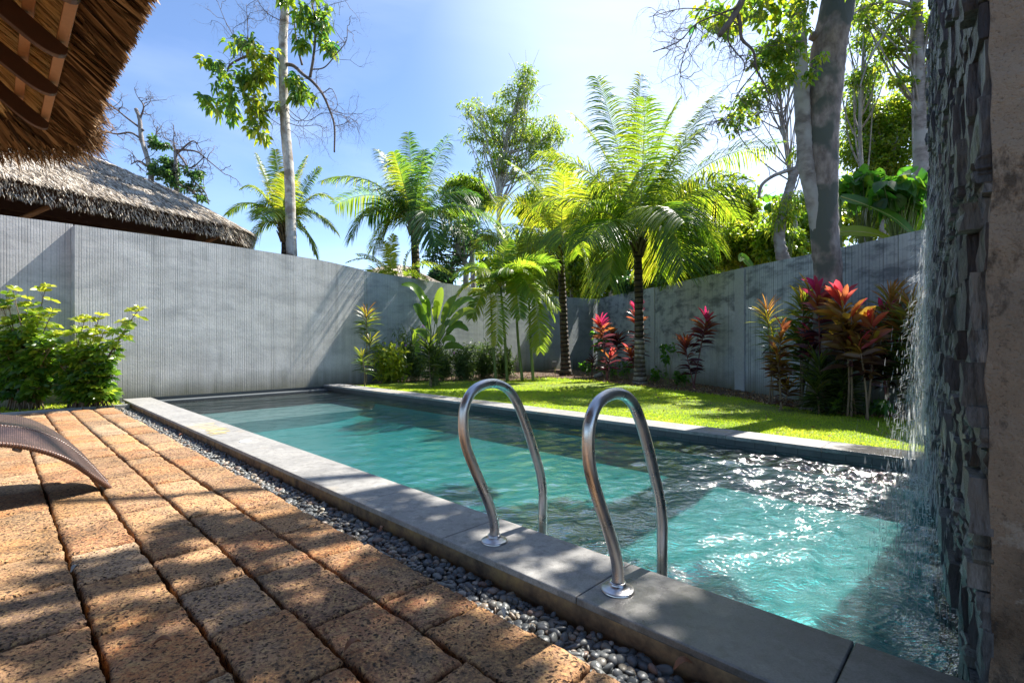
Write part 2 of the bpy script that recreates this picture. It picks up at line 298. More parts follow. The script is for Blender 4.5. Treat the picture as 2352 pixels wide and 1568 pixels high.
    col = mixc(nt, ramp(nt, b, [(.3, g(.6)), (.42, g(0))]), col, (.08, .06, .045)); ef = ramp(nt, noise(nt, 3.1, 7, .75, mapv(nt, (1, 1, 1), loc=(3.3, 1.2, .4))), [(.57, g(0)), (.62, g(.85))]); dk = ramp(nt, noise(nt, 5, 6, .75, mapv(nt, (1, 1, .5), loc=(1.3, .2, 1.4))), [(.52, g(0)), (.60, g(.8))]); col = mixc(nt, dk, col, (.06, .05, .04))
    col = mixc(nt, ef, col, (.50, .44, .36)); out(nt, pbr(nt, col, .85, bump(nt, mth(nt, 'ADD', mth(nt, 'MULTIPLY', noise(nt, 9, 7, .75), 3), b), 1.0, .02))); M['brown'] = m
    # slate cladding
    m, nt = newmat('slate_cladding'); isl = island(nt); a = noise(nt, 1, 6, .75, mapv(nt, (34, 34, 5))); b = noise(nt, 2.5, 4)
    col = ramp(nt, isl, [(0, (.085, .095, .10)), (.3, (.16, .17, .18)), (.5, (.055, .055, .06)), (.7, (.21, .225, .23)), (.85, (.11, .125, .105)), (.93, (.33, .34, .35)), (1, (.15, .11, .10))])
    col = mixc(nt, ramp(nt, a, [(.38, g(.85)), (.55, g(0))]), col, (.025, .028, .03)); col = mixc(nt, ramp(nt, b, [(.6, g(0)), (.7, g(.5))]), col, (.12, .10, .06))
    out(nt, pbr(nt, col, .42, bump(nt, a, 1.0, .03), spec=.5)); M['slate'] = m
    # thatch
    for k, st, rg in (('thatch_pale', [(0, (.16, .125, .095)), (.3, (.34, .285, .22)), (.65, (.52, .455, .37)), (1, (.72, .66, .56))], .75), ('thatch_gold', [(0, (.10, .055, .025)), (.3, (.36, .22, .09)), (.6, (.62, .42, .18)), (1, (.80, .60, .32))], .6), ('thatch_brown', [(0, (.05, .026, .014)), (.4, (.17, .095, .045)), (.8, (.34, .21, .11)), (1, (.50, .34, .20))], .75)):
        m, nt = newmat(k); t = mth(nt, 'ADD', tintn(nt), mth(nt, 'MULTIPLY', mth(nt, 'SUBTRACT', island(nt), .5), .6), True); col = ramp(nt, t, st)
        p = pbr(nt, col, rg, bump(nt, noise(nt, 50, 3), .4, .006), spec=.2); tr = N(nt, 'ShaderNodeBsdfTranslucent'); lk(nt, col, tr.inputs[0]); mx = N(nt, 'ShaderNodeMixShader'); mx.inputs[0].default_value = .18
        lk(nt, p.outputs[0], mx.inputs[1]); lk(nt, tr.outputs[0], mx.inputs[2]); out(nt, mx); M[k] = m
    for k, c1, c2 in (('wood_dark', (.055, .022, .014), (.12, .05, .028)), ('wood_light', (.36, .16, .07), (.50, .25, .12))):
        m, nt = newmat(k); a = noise(nt, 1, 5, .6, mapv(nt, (30, 30, 30), rot=(0, 0, 0))); out(nt, pbr(nt, mixc(nt, a, c1, c2), .5, bump(nt, a, .3, .004))); M[k] = m
    M['bark_grey'] = mat_bark('bark_grey', (.14, .12, .11), (.33, .30, .275), (.34, .33, .31), (5, 5, 9))
    M['bark_big'] = mat_bark('bark_big', (.12, .095, .085), (.30, .255, .23), (.075, .085, .072), (10, 10, 5))
    M['bark_white'] = mat_bark('bark_white', (.36, .33, .29), (.62, .59, .54), (.24, .19, .15), (7, 7, 5))
    M['bark_palm'] = mat_bark('bark_palm', (.05, .035, .028), (.15, .12, .09), (.075, .055, .045), (14, 14, 8), ring=2.2)
    M['bark_palm_pale'] = mat_bark('bark_palm_pale', (.20, .17, .13), (.40, .36, .30), (.12, .10, .08), (14, 14, 8), ring=2.6)
    M['bark_twig'] = mat_bark('bark_twig', (.11, .085, .075), (.20, .16, .14), (.12, .09, .08))
    M['stem_green'] = simple('stem_green', (.12, .17, .04), .5, bs=15)
    M['stem_brown'] = simple('stem_brown', (.16, .12, .075), .7, bs=25)
    M['stem_red'] = simple('stem_red', (.14, .04, .04), .55, bs=25)
    m, nt = newmat('petiole'); out(nt, pbr(nt, ramp(nt, noise(nt, 3, 3), [(.3, (.22, .25, .05)), (.7, (.36, .36, .10))]), .45)); M['petiole'] = m
    # steel
    m, nt = newmat('steel'); a = noise(nt, 1, 3, .5, mapv(nt, (300, 300, 40))); out(nt, pbr(nt, (.62, .60, .58), mixc(nt, ramp(nt, noise(nt, 9, 5, .7), [(.4, g(0)), (.65, g(1))]), mixc(nt, a, g(.20), g(.30)), g(.42)), bump(nt, mth(nt, 'ADD', noise(nt, 6, 2), mth(nt, 'MULTIPLY', a, .05)), .05, .01), 1.0)); M['steel'] = m
    # wicker
    m, nt = newmat('wicker'); a = N(nt, 'ShaderNodeTexBrick'); a.inputs['Scale'].default_value = 1; a.inputs['Brick Width'].default_value = .02; a.inputs['Row Height'].default_value = .0095; a.inputs['Mortar Size'].default_value = .0018; a.inputs['Mortar Smooth'].default_value = .6
    a.inputs['Color1'].default_value = (.085, .05, .042, 1); a.inputs['Color2'].default_value = (.14, .085, .065, 1); a.inputs['Mortar'].default_value = (.018, .010, .008, 1)
    uv = N(nt, 'ShaderNodeUVMap'); uv.uv_map = 'UVMap'; lk(nt, uv.outputs[0], a.inputs[0]); p = pbr(nt, a.outputs[0], .36, bump(nt, mth(nt, 'SUBTRACT', 1, a.outputs[1]), .8, .004)); out(nt, p); M['wicker'] = m
    m, nt = newmat('wicker_wrap'); t = tintn(nt); col = ramp(nt, mth(nt, 'ADD', mth(nt, 'MULTIPLY', t, .7), mth(nt, 'MULTIPLY', noise(nt, 5, 2), .3)), [(.1, (.045, .024, .02)), (.6, (.12, .06, .04)), (1, (.19, .10, .07))]); out(nt, pbr(nt, col, .3)); M['wrap'] = m
    # pebbles
    m, nt = newmat('pebble'); isl = island(nt); col = ramp(nt, isl, [(0, (.07, .078, .08)), (.25, (.12, .13, .13)), (.5, (.17, .175, .165)), (.7, (.09, .10, .11)), (.80, (.30, .26, .19)), (.92, (.20, .13, .10)), (1, (.44, .40, .33))])
    col = mixc(nt, .4, col, ramp(nt, noise(nt, 40, 3), [(.3, g(.5)), (.7, g(1))]), 'MULTIPLY'); out(nt, pbr(nt, col, .42)); M['pebble'] = m
    # soil, mulch, ground, lawn
    m, nt = newmat('mulch'); a = noise(nt, 22, 6, .75); col = ramp(nt, a, [(.3, (.025, .016, .010)), (.52, (.10, .062, .038)), (.7, (.23, .15, .09))]); out(nt, pbr(nt, col, .9, bump(nt, a, 1, .03))); M['mulch'] = m
    m, nt = newmat('earth'); a = noise(nt, 3, 6, .7); out(nt, pbr(nt, ramp(nt, a, [(.3, (.05, .045, .025)), (.7, (.14, .11, .06))]), .9, bump(nt, a, .6, .03))); M['earth'] = m
    m, nt = newmat('turf'); a = noise(nt, 1.6, 5, .7); b = noise(nt, 60, 4, .7); col = mixc(nt, ramp(nt, a, [(.35, g(0)), (.65, g(1))]), (.11, .20, .02), (.25, .29, .05)); col = mixc(nt, ramp(nt, b, [(.35, g(.7)), (.6, g(0))]), col, (.045, .06, .015)); out(nt, pbr(nt, col, .85, bump(nt, b, 1, .02))); M['turf'] = m
    M['kerb'] = simple('kerb', (.33, .33, .31), .8, bs=25)
    M['grass'] = leaf_mat('grass_blade', [(0, (.11, .21, .014)), (.6, (.24, .35, .022)), (1, (.42, .44, .06))], tmix=.5)
    # foliage
    M['lf_palm'] = leaf_mat('palm_leaf', [(0, (.025, .075, .018)), (.5, (.06, .13, .02)), (1, (.20, .22, .03))], [(0, (.16, .36, .02)), (.5, (.46, .66, .03)), (1, (.8, .76, .05))], .5, .33)
    M['lf_palm_cool'] = leaf_mat('palm_leaf_cool', [(0, (.02, .07, .03)), (.5, (.045, .11, .03)), (1, (.16, .20, .03))], [(0, (.10, .30, .04)), (.5, (.36, .58, .04)), (1, (.75, .70, .05))], .5, .36)
    M['lf_areca'] = leaf_mat('areca_leaf', [(0, (.05, .12, .015)), (.5, (.11, .19, .02)), (1, (.30, .32, .03))], [(0, (.2, .45, .03)), (.5, (.5, .72, .05)), (1, (.8, .8, .06))], .5, .33)
    M['lf_bright'] = leaf_mat('bright_leaf', [(0, (.03, .09, .012)), (.5, (.09, .18, .018)), (1, (.33, .38, .03))], [(0, (.10, .3, .02)), (.5, (.40, .65, .04)), (1, (.85, .85, .08))], .45, .3)
    M['lf_dense'] = leaf_mat('dense_leaf', [(0, (.025, .075, .015)), (.5, (.07, .14, .02)), (1, (.18, .22, .03))], [(0, (.08, .24, .02)), (.5, (.38, .62, .03)), (1, (.8, .8, .06))], .5, .35, .6)
    M['lf_cool'] = leaf_mat('cool_leaf', [(0, (.015, .05, .025)), (.5, (.04, .10, .035)), (1, (.10, .16, .04))], [(0, (.05, .18, .05)), (.5, (.2, .42, .08)), (1, (.4, .55, .08))], .4, .35, .5)
    M['lf_tree'] = leaf_mat('tree_leaf', [(0, (.02, .08, .03)), (.5, (.06, .12, .02)), (1, (.22, .22, .02))], [(0, (.08, .32, .06)), (.5, (.40, .60, .03)), (1, (.85, .78, .03))], .5, .3, .5)
    M['lf_heart'] = leaf_mat('heart_leaf', [(0, (.025, .08, .02)), (.5, (.05, .13, .02)), (1, (.14, .2, .02))], [(0, (.07, .3, .02)), (.5, (.20, .5, .03)), (1, (.5, .65, .04))], .5, .4, .5)
    M['lf_low'] = leaf_mat('low_leaf', [(0, (.04, .085, .03)), (.5, (.10, .16, .05)), (1, (.24, .34, .05))], None, .4, .35, .6)
    M['lf_red'] = leaf_mat('cordyline_leaf', [(0, (.035, .018, .028)), (.35, (.075, .02, .04)), (.6, (.16, .03, .04)), (.8, (.26, .04, .06)), (1, (.38, .03, .12))], [(0, (.10, .03, .05)), (.35, (.25, .06, .07)), (.6, (.55, .22, .04)), (.8, (.80, .16, .09)), (1, (.88, .05, .22))], .45, .25, .22)
    M['lf_orange'] = leaf_mat('cordyline_leaf_orange', [(0, (.05, .025, .03)), (.35, (.09, .05, .03)), (.6, (.16, .09, .02)), (.8, (.30, .07, .04)), (1, (.42, .04, .07))], [(0, (.16, .05, .05)), (.35, (.35, .22, .05)), (.6, (.60, .42, .04)), (.8, (.80, .34, .07)), (1, (.86, .10, .14))], .45, .25, .3)
    M['lf_narrow'] = leaf_mat('narrow_cordyline_leaf', [(0, (.03, .05, .018)), (.4, (.06, .09, .018)), (.7, (.15, .13, .02)), (1, (.28, .12, .03))], [(0, (.07, .14, .02)), (.4, (.28, .42, .03)), (.7, (.6, .55, .04)), (1, (.8, .35, .06))], .42, .28, .5)
    M['petal'] = leaf_mat('petal', [(0, (.32, .14, .50)), (1, (.45, .22, .65))], None, .3, .5)
    M['dry'] = simple('dry_leaf', (.22, .09, .04), .6, bs=30)
    M['plastic_grey'] = simple('plastic_grey', (.16, .16, .17), .5)
    M['gold'] = simple('gold_inlay', (.62, .50, .22), .55, bs=40)
    M['white'] = simple('white_plastic', (.78, .78, .76), .4)
mats()
exec_order = []
# ------------------------------------------------------------------ SETTING
def quadstrip_sn(mb, s0, s1, n0, n1, z, T=None):
    mb.add([sn(s0, n0, z), sn(s1, n0, z), sn(s1, n1, z), sn(s0, n1, z)], [[0, 1, 2, 3]], T)
WZ = -.12                          # water level
S0, S1, N0, N1 = -.45, 11.62, 2.01, 5.50
def setting():
    mb = MB(); z = -.165; big = 400
    quadstrip_sn(mb, -big, big, -big, 1.62, z); quadstrip_sn(mb, -big, big, 5.80, big, z)
    quadstrip_sn(mb, -big, S0-.02, 1.62, 5.80, z); quadstrip_sn(mb, 11.9, big, 1.62, 5.80, z)
    tag(mb.build('ground', M['earth'], smooth=False), kind='structure')
    # pool shell: floor, walls, steps
    mb = MB(); fl = -.56
    mb.add([sn(S0, N0, fl), sn(S1, N0, fl), sn(S1, N1, fl), sn(S0, N1, fl)], [[0, 1, 2, 3]])
    tag(mb.build('pool_floor', M['pool_tile'], smooth=False), kind='structure')
    mb = MB()
    for (a, b, c, d) in ((S0, N0, S1, N0), (S1, N0, S1, N1), (S1, N1, S0, N1), (S0, N1, S0, N0)):
        zt = -.075 if (b == N1 and d == N1) else -.042
        if a == S1 and c == S1: zt = -.105
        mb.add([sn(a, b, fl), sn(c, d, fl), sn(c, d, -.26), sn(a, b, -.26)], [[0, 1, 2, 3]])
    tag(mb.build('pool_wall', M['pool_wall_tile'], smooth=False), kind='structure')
    mb = MB(); th = np.linspace(0, PI/2, 14); ss_ = np.linspace(S0+.01, 9.25, 60); RN, RZ = 1.25, .2945  # cove added so the wall's shade fades softly onto the lit floor
    P = np.array([[[s_, N1-.003-RN*(1-math.cos(a)), -.265-RZ*math.sin(a)+.001] for a in th] for s_ in ss_]); V = sn_arr(P[..., 0], P[..., 1], P[..., 2]); idx = np.arange(P.shape[0]*P.shape[1]).reshape(P.shape[:2])
    mb.add(V.reshape(-1, 3), np.stack([idx[:-1, :-1], idx[1:, :-1], idx[1:, 1:], idx[:-1, 1:]], -1).reshape(-1, 4))
    tag(mb.build('pool_shade_cove', M['pool_tile']), kind='structure'); mb = MB()
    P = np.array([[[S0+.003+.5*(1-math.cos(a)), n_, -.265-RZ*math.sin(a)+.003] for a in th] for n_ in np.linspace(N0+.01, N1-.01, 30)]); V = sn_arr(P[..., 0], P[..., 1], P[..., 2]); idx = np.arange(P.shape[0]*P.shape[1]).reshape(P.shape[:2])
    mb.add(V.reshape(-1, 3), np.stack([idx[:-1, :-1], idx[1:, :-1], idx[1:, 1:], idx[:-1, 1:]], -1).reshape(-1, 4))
    tag(mb.build('pool_shade_cove', M['pool_tile']), kind='structure')
    mb = MB()
    for (a, b, c, d) in ((S0, N0, S1, N0), (S1, N0, S1, N1), (S1, N1, S0, N1), (S0, N1, S0, N0)):
        mb.add([sn(a, b, -.26), sn(c, d, -.26), sn(c, d, -.041), sn(a, b, -.041)], [[0, 1, 2, 3]])
    tag(mb.build('waterline_tiles', M['slate_tile'], smooth=False), kind='structure')
    mb = MB(); box(mb, sn((9.25+11.6)/2, (N0+N1)/2, -.47), sn((11.6-9.25)/2, 0), sn(0, (N1-N0)/2-.005), (0, 0, .11))
    tag(mb.build('pool_bench', M['bench_tile'], smooth=False), kind='structure')
    mb = MB(); box(mb, sn((10.85+11.6)/2, (N0+N1)/2, -.262), sn((11.6-10.85)/2-.003, 0), sn(0, (N1-N0)/2-.009), (0, 0, .09))
    tag(mb.build('pool_step', M['step_tile'], smooth=False), kind='structure')
    mb = MB(); nu, nv = 2, 2
    rw = np.random.default_rng(99); sa = [S0]
    while sa[-1] < S1-.25: sa.append(sa[-1]+.013+.004*max(0, sa[-1]))
    sa[-1] = S1-.25; sa = np.array(sa); na = np.linspace(N0, N1, 210); A, B = np.meshgrid(sa, na, indexing='ij'); H = np.zeros_like(A)
    near = np.clip((4.2-A)/3.4, 0, 1)**1.3*(.55+.45*np.clip((B-2.0)/2, 0, 1)); 
    for i in range(90):
        lam = math.exp(rw.uniform(math.log(.055), math.log(.55))); th = rw.uniform(0, 2*PI) if i % 2 else rw.normal()*.5; k = 2*PI/lam; a = (.012 if lam > .15 else .010)/k; fade = np.clip(lam/(.026+.008*A)/2.2-.6, 0, 1)
        H += a*(.75+2.9*near*(1.25 if lam < .2 else .8))*fade*np.sin(k*(A*math.cos(th)+B*math.sin(th))+rw.uniform(0, 6.28)+1.2*np.sin(A*rw.uniform(1, 3)+rw.uniform(0, 6))+1.2*np.sin(B*rw.uniform(1, 3)+rw.uniform(0, 6)))
    V = sn_arr(A, B, WZ+H); idx = np.arange(A.size).reshape(A.shape); mb.add(V.reshape(-1, 3), np.stack([idx[:-1, :-1], idx[1:, :-1], idx[1:, 1:], idx[:-1, 1:]], -1).reshape(-1, 4))
    tag(mb.build('pool_water', M['water']), kind='structure')
    # ledge against the end wall
    mb = MB(); box(mb, sn(11.72, (N0+N1)/2-.1, -.16), sn(.34, 0), sn(0, (N1-N0)/2+.3), (0, 0, .058)); tag(bevel(mb.build('pool_ledge', M['step_tile'], smooth=False)), kind='structure')
    # copings
    rng = np.random.default_rng(3)
    mb = MB(); e = .0015; js = [-.51]
    while js[-1] < 11.1: js.append(min(js[-1]+.85, 11.17))
    js[-1] = 11.17
    if js[-1]-js[-2] < .3: js.pop(-2)
    for a, b in zip(js[:-1], js[1:]):
        box(mb, sn((a+b)/2, 1.803, -.016+rng.uniform(-.0012, 0)), sn((b-a)/2-e, 0), sn(0, .207), (0, 0, .016))
    tag(bevel(mb.build('pool_coping', M['coping'], smooth=False), .006), kind='structure')
    mb = MB(); js = list(np.arange(-.6, 11.8, .9)); js[-1] = 11.6
    for a, b in zip(js[:-1], js[1:]):
        box(mb, sn((a+b)/2, 5.71, -.0205+rng.uniform(-.0012, 0)), sn((b-a)/2-e, 0), sn(0, .21), (0, 0, .0205))
    tag(bevel(mb.build('pool_coping', M['coping'], smooth=False), .006), kind='structure')
    mb = MB(); box(mb, sn(5.33, 1.811, -.15), sn(5.80, 0), sn(0, .189), (0, 0, .1165)); 
    tag(mb.build('coping_base', M['stain'], smooth=False), kind='structure')
    mb = MB(); box(mb, sn(5.33, 5.713, -.20), sn(6.2, 0), sn(0, .2), (0, 0, .158)); tag(mb.build('coping_base', M['stain'], smooth=False), kind='structure')
    # deck of laterite blocks
    mb = MB(); cols = [(1.085, 1.365), (.81, 1.085), (.53, .81), (.25, .53), (-.03, .25), (-.31, -.03), (-.6, -.31), (-.9, -.6), (-1.3, -.9), (-1.8, -1.3), (-2.4, -1.8)]
    for ci, (n0, n1) in enumerate(cols):
        s = .1+rng.uniform(-.3, .2)
        if ci > 5: s = -2.0
        while s < 10.2:
            L = rng.uniform(.44, .60) if rng.random() > .12 else rng.uniform(.22, .3)
            e1 = min(s+L, 10.32); near = s < 3.2 and ci < 6; mid = s < 6 and ci < 6
            nu, nv = (54, 30) if near else ((26, 15) if mid else (12, 8))
            gap = .012; a0, a1, b0, b1 = s+gap*.6, e1-gap*.6, n0+gap*.65, n1-gap*.65; rz = .012
            u = np.linspace(0, 1, nu); v = np.linspace(0, 1, nv)
            A = a0+(a1-a0)*u; B = b0+(b1-b0)*v
            # two extra rings for the sides
            A = np.concatenate([[a0, a0], A, [a1, a1]]); B = np.concatenate([[b0, b0], B, [b1, b1]])
            AA, BB = np.meshgrid(A, B, indexing='ij'); Z = np.zeros_like(AA)
            da = np.minimum(AA-a0, a1-AA); db = np.minimum(BB-b0, b1-BB); dd = np.minimum(da, db)
            Z -= np.clip(rz-dd, 0, rz)**2/rz*.75
            dep = np.zeros_like(AA); dep[1, :] = dep[-2, :] = 1; dep[:, 1] = np.maximum(dep[:, 1], 1); dep[:, -2] = np.maximum(dep[:, -2], 1); dep[0, :] = dep[-1, :] = 5; dep[:, 0] = dep[:, -1] = 5
            Z -= dep*.014
            tilt = rng.normal(size=2)*.006; lift = rng.normal()*.004; ph = rng.uniform(0, 50); ns = 1 if near else 0
            Zf = Z.copy(); Af = AA.copy(); Bf = BB.copy()
            for i in range(AA.shape[0]):
                for j in range(AA.shape[1]):
                    x, y = AA[i, j], BB[i, j]
                    q = Vector((x*9+ph, y*9, Z[i, j]*9)); edge = 1 if dd[i, j] < .02 else 0
                    Af[i, j] += mnoise.noise(q)*.010*edge+(mnoise.noise(q*4.5)*.0045*edge if mid else 0)
                    Bf[i, j] += mnoise.noise(q+Vector((7, 3, 1)))*.010*edge+(mnoise.noise(q*4.5+Vector((3, 3, 3)))*.0045*edge if mid else 0)
                    hh = mnoise.noise(q*.8)*.004+mnoise.noise(q*3)*.0022
                    if near:
                        t_ = mnoise.noise(q*9.0); hh += -.006*max(0, t_-.25) if dep[i, j] == 0 else 0
                        if edge: hh -= .016*max(0, mnoise.noise(q*2.6+Vector((9, 9, 2)))-.05)
                    Zf[i, j] += hh+tilt[0]*(x-(a0+a1)/2)+tilt[1]*(y-(b0+b1)/2)
            V = sn_arr(Af, Bf, Zf-.045+lift); nA, nB = AA.shape
            idx = np.arange(nA*nB).reshape(nA, nB); Q = np.stack([idx[:-1, :-1], idx[1:, :-1], idx[1:, 1:], idx[:-1, 1:]], -1).reshape(-1, 4)
            mb.add(V.reshape(-1, 3), Q); s = e1
    tag(mb.build('paved_deck', M['laterite']), kind='structure')
    mb = MB(); quadstrip_sn(mb, -2.5, 10.36, -2.5, 1.60, -.145); tag(mb.build('joint_sand', M['mulch'], smooth=False), kind='structure')
    mb = MB(); box(mb, sn(10.55, -.5, -.08), sn(.035, 0), sn(0, 2.1), (0, 0, .045)); tag(bevel(mb.build('deck_kerb', M['kerb'], smooth=False)), kind='structure')
setting()
# ------------------------------------------------------------------ pebbles
def icosphere(sub):
    import bmesh
    bm = bmesh.new(); bmesh.ops.create_icosphere(bm, subdivisions=sub, radius=1); V = np.array([v.co[:] for v in bm.verts]); bm.faces.ensure_lookup_table()
    Fq = np.array([[v.index for v in f.verts] for f in bm.faces]); bm.free(); return V, np.concatenate([Fq, Fq[:, 2:3]], 1)
def uvs(nu, nv):
    th = np.linspace(.06, PI-.06, nv); ph = np.linspace(0, 2*PI, nu, endpoint=False)
    V = np.array([[math.sin(t)*math.cos(p), math.sin(t)*math.sin(p), math.cos(t)] for t in th for p in ph])
    Q = [[k*nu+i, k*nu+(i+1) % nu, (k+1)*nu+(i+1) % nu, (k+1)*nu+i] for k in range(nv-1) for i in range(nu)]
    Q += [[0, i, i+1, i+1] for i in range(1, nu-1)][:0]
    return V, np.array(Q)
def pebbles():
    rng = np.random.default_rng(11); mb = MB(); hi = uvs(12, 8); lo = uvs(7, 5)
    s = .3
    def put(s, n, z, k, near):
        V, Q = hi if near else lo
        r = rng.uniform(.010, .022)*k; ax = np.array([r*rng.uniform(1, 1.65), r, r*rng.uniform(.45, .75)])
        A = rng.normal(size=(3, 3))*np.array([[1, 1, .25], [1, 1, .25], [.25, .25, 1]]); q, _ = np.linalg.qr(A); 
        W = V*ax; W = W*(1+.08*np.sin(V[:, :1]*3+rng.uniform(0, 6))); mb.add(W@q.T+sn(s, n, z), Q)
    for layer in range(3):
        for s in np.arange(.3, 4.2, .0255):
            for n in np.arange(1.365, 1.605, .027):
                put(s+rng.uniform(-.012, .012), min(1.60, n+rng.uniform(-.012, .012)), -.132+layer*.010+rng.uniform(0, .008), 1.0 if layer else .9, True) if rng.random() < (.95, .6, .3)[layer] else None
    for s in np.arange(4.2, 10.9, .034):
        for n in np.arange(1.36, 1.61, .034):
            put(s+rng.uniform(-.015, .015), n+rng.uniform(-.015, .015), -.122+rng.uniform(0, .016), 1.15, False)
    for s in np.arange(10.34, 10.5, .034):
        for n in np.arange(-2.4, 1.5, .034): put(s+rng.uniform(-.015, .015), n, -.1+rng.uniform(0, .016), 1.1, False)
    tag(mb.build('pebbles', M['pebble']), 'smooth grey river pebbles filling the gutter between the paving and the coping', 'pebbles', kind='stuff')
pebbles()
# ------------------------------------------------------------------ lawn, beds
EDGE = [(500, 898), (760, 884), (860, 882), (960, 878), (1080, 876), (1180, 874), (1260, 868), (1330, 872), (1400, 880), (1500, 892), (1600, 903), (1690, 914), (1760, 930), (1850, 944), (1960, 956), (2060, 964), (2160, 972), (2400, 985)]
def inlawn(X, Y):
    px = X/Y*F+1176; ex = np.array(EDGE, float); py = np.interp(px, ex[:, 0], ex[:, 1]); ground = HOR+F*1.05/Y
    n = X*NX[0]+Y*NX[1]; return (ground > py) & (n > 5.92)
def lawn():
    up = [gnd(a, b) for a, b in EDGE if 760 < a < 2300]; mb = MB()
    V = []; 
    for p in up:
        n = p[0]*NX[0]+p[1]*NX[1]; s = p[0]*DX[0]+p[1]*DX[1]; V.append((s, n))
    V = [(11.5, 6.2)]+V; V.append((-2.2, 6.5)); V = np.array(V)
    K = 24; P = []
    for s, n in V:
        for k in range(K+1):
            f = k/K; nn = 5.925+(max(n, 5.95)-5.925)*f; P.append([s, nn, -.052+.02*math.sin(nn*1.3+s)*f*.6])
    P = np.array(P); W = sn_arr(P[:, 0], P[:, 1], P[:, 2]); m = len(V); idx = np.arange(m*(K+1)).reshape(m, K+1)
    mb.add(W, np.stack([idx[:-1, :-1], idx[1:, :-1], idx[1:, 1:], idx[:-1, 1:]], -1).reshape(-1, 4)); tag(mb.build('lawn', M['turf']), kind='structure')
    rng = np.random.default_rng(5); mb = MB(); cnt = 0; X = []; 
    while cnt < 190000:
        s = rng.uniform(-1.5, 11.3, 200000); n = 5.93+rng.random(200000)**1.3*5.5; p = sn_arr(s, n, -.05)
        ok = inlawn(p[:, 0], np.maximum(p[:, 1], .1)) & (p[:, 1] > 3); dens = np.clip(7/np.maximum(p[:, 1], 1), .25, 1)
        ok &= rng.random(200000) < dens; X.append(p[ok]); cnt += ok.sum()
    X = np.concatenate(X)[:190000]; Mn = len(X)
    patch = np.array([mnoise.noise(Vector((x*1.3, y*1.3, 0))) for x, y, _ in X])
    X[:, 2] += -.005; L = rng.uniform(.02, .045, Mn)*(1+.5*patch); d = rdir(rng, Mn, 2.2)
    leaves(mb, X, d, L, rng.uniform(.003, .006, Mn)*np.clip(X[:, 1]/6, 1, 2), rng, .4, np.clip(.5+.5*patch+rng.normal(size=Mn)*.15, 0, 1), 'grass', 0)
    q = X[rng.random(Mn) < .03]; leaves(mb, q, rdir(rng, len(q), 1.4), rng.uniform(.04, .085, len(q)), .006, rng, .6, rng.uniform(.2, 1, len(q)), 'grass', 0)
    # taller tufts at the bed edge
    E = []
    for (a, b), (c, d2) in zip(EDGE[3:-1], EDGE[4:]):
        for _ in range(420):
            f = rng.random(); q = gnd(a+(c-a)*f, b+(d2-b)*f+rng.normal()*1.6); q[2] = -.055; E.append(q)
    E = np.array(E); leaves(mb, E, rdir(rng, len(E), 1.6), rng.uniform(.04, .10, len(E)), .008, rng, .5, rng.uniform(.1, .7, len(E)), 'grass', 0)
    tag(mb.build('grass', M['grass']), 'short bright green lawn grass between the far pool edge and the planting beds', 'grass', kind='stuff')
    # mulch bed
    mb = MB(); ns = 90; K = 40; P = []
    ss = np.linspace(-3.2, 13.4, ns)
    for s in ss:
        for k in range(K+1):
            n = 5.93+k/K*10; P.append([s, n, -.075+.018*mnoise.noise(Vector((s*1.5, n*1.5, 0)))])
    P = np.array(P); W = sn_arr(P[:, 0], P[:, 1], P[:, 2]); idx = np.arange(ns*(K+1)).reshape(ns, K+1)
    mb.add(W, np.stack([idx[:-1, :-1], idx[1:, :-1], idx[1:, 1:], idx[:-1, 1:]], -1).reshape(-1, 4)); tag(mb.build('planting_bed', M['mulch']), kind='structure')
    mb = MB(); E = []
    for (a, b), (c, d2) in zip(EDGE[4:-1], EDGE[5:]):
        for _ in range(260):
            f = rng.random(); q = gnd(a+(c-a)*f, b+(d2-b)*f-rng.random()**1.5*22); q[2] = -.05; E.append(q)
    E = np.array(E); leaves(mb, E, rdir(rng, len(E), .2), rng.uniform(.03, .09, len(E)), rng.uniform(.012, .03, len(E)), rng, .2, rng.random(len(E)), 'leaf', .2)
    Q_ = sn_arr(rng.uniform(.2, 10, 260), rng.uniform(6.1, 9.5, 260), -.03); Q_ = Q_[inlawn(Q_[:, 0], np.maximum(Q_[:, 1], .1)) & (Q_[:, 1] > 3)]; leaves(mb, Q_, rdir(rng, len(Q_), .2), rng.uniform(.03, .06, len(Q_)), .02, rng, .2, rng.uniform(.4, 1, len(Q_)), 'leaf', .2)
    tag(mb.build('leaf_litter', M['thatch_brown']), 'dry brown fallen leaves scattered over the soil of the beds', 'leaf litter', kind='stuff')
    mb = MB(); quadstrip_sn(mb, 10.59, 12.3, -3, 1.6, -.085); tag(mb.build('planting_bed', M['mulch'], smooth=False), kind='structure')
    mb = MB(); Mn = 2600; p = sn_arr(rng.uniform(10.62, 11.9, Mn), rng.uniform(-.3, 1.58, Mn), -.085)
    leaves(mb, p, rdir(rng, Mn, 1.2), rng.uniform(.04, .1, Mn), .012, rng, .4, rng.uniform(.3, .9, Mn), 'grass', 0)
    tag(mb.build('ground_weeds', M['grass']), 'low pale green weeds at the foot of the wall beyond the coping end', 'weeds', kind='stuff')
lawn()
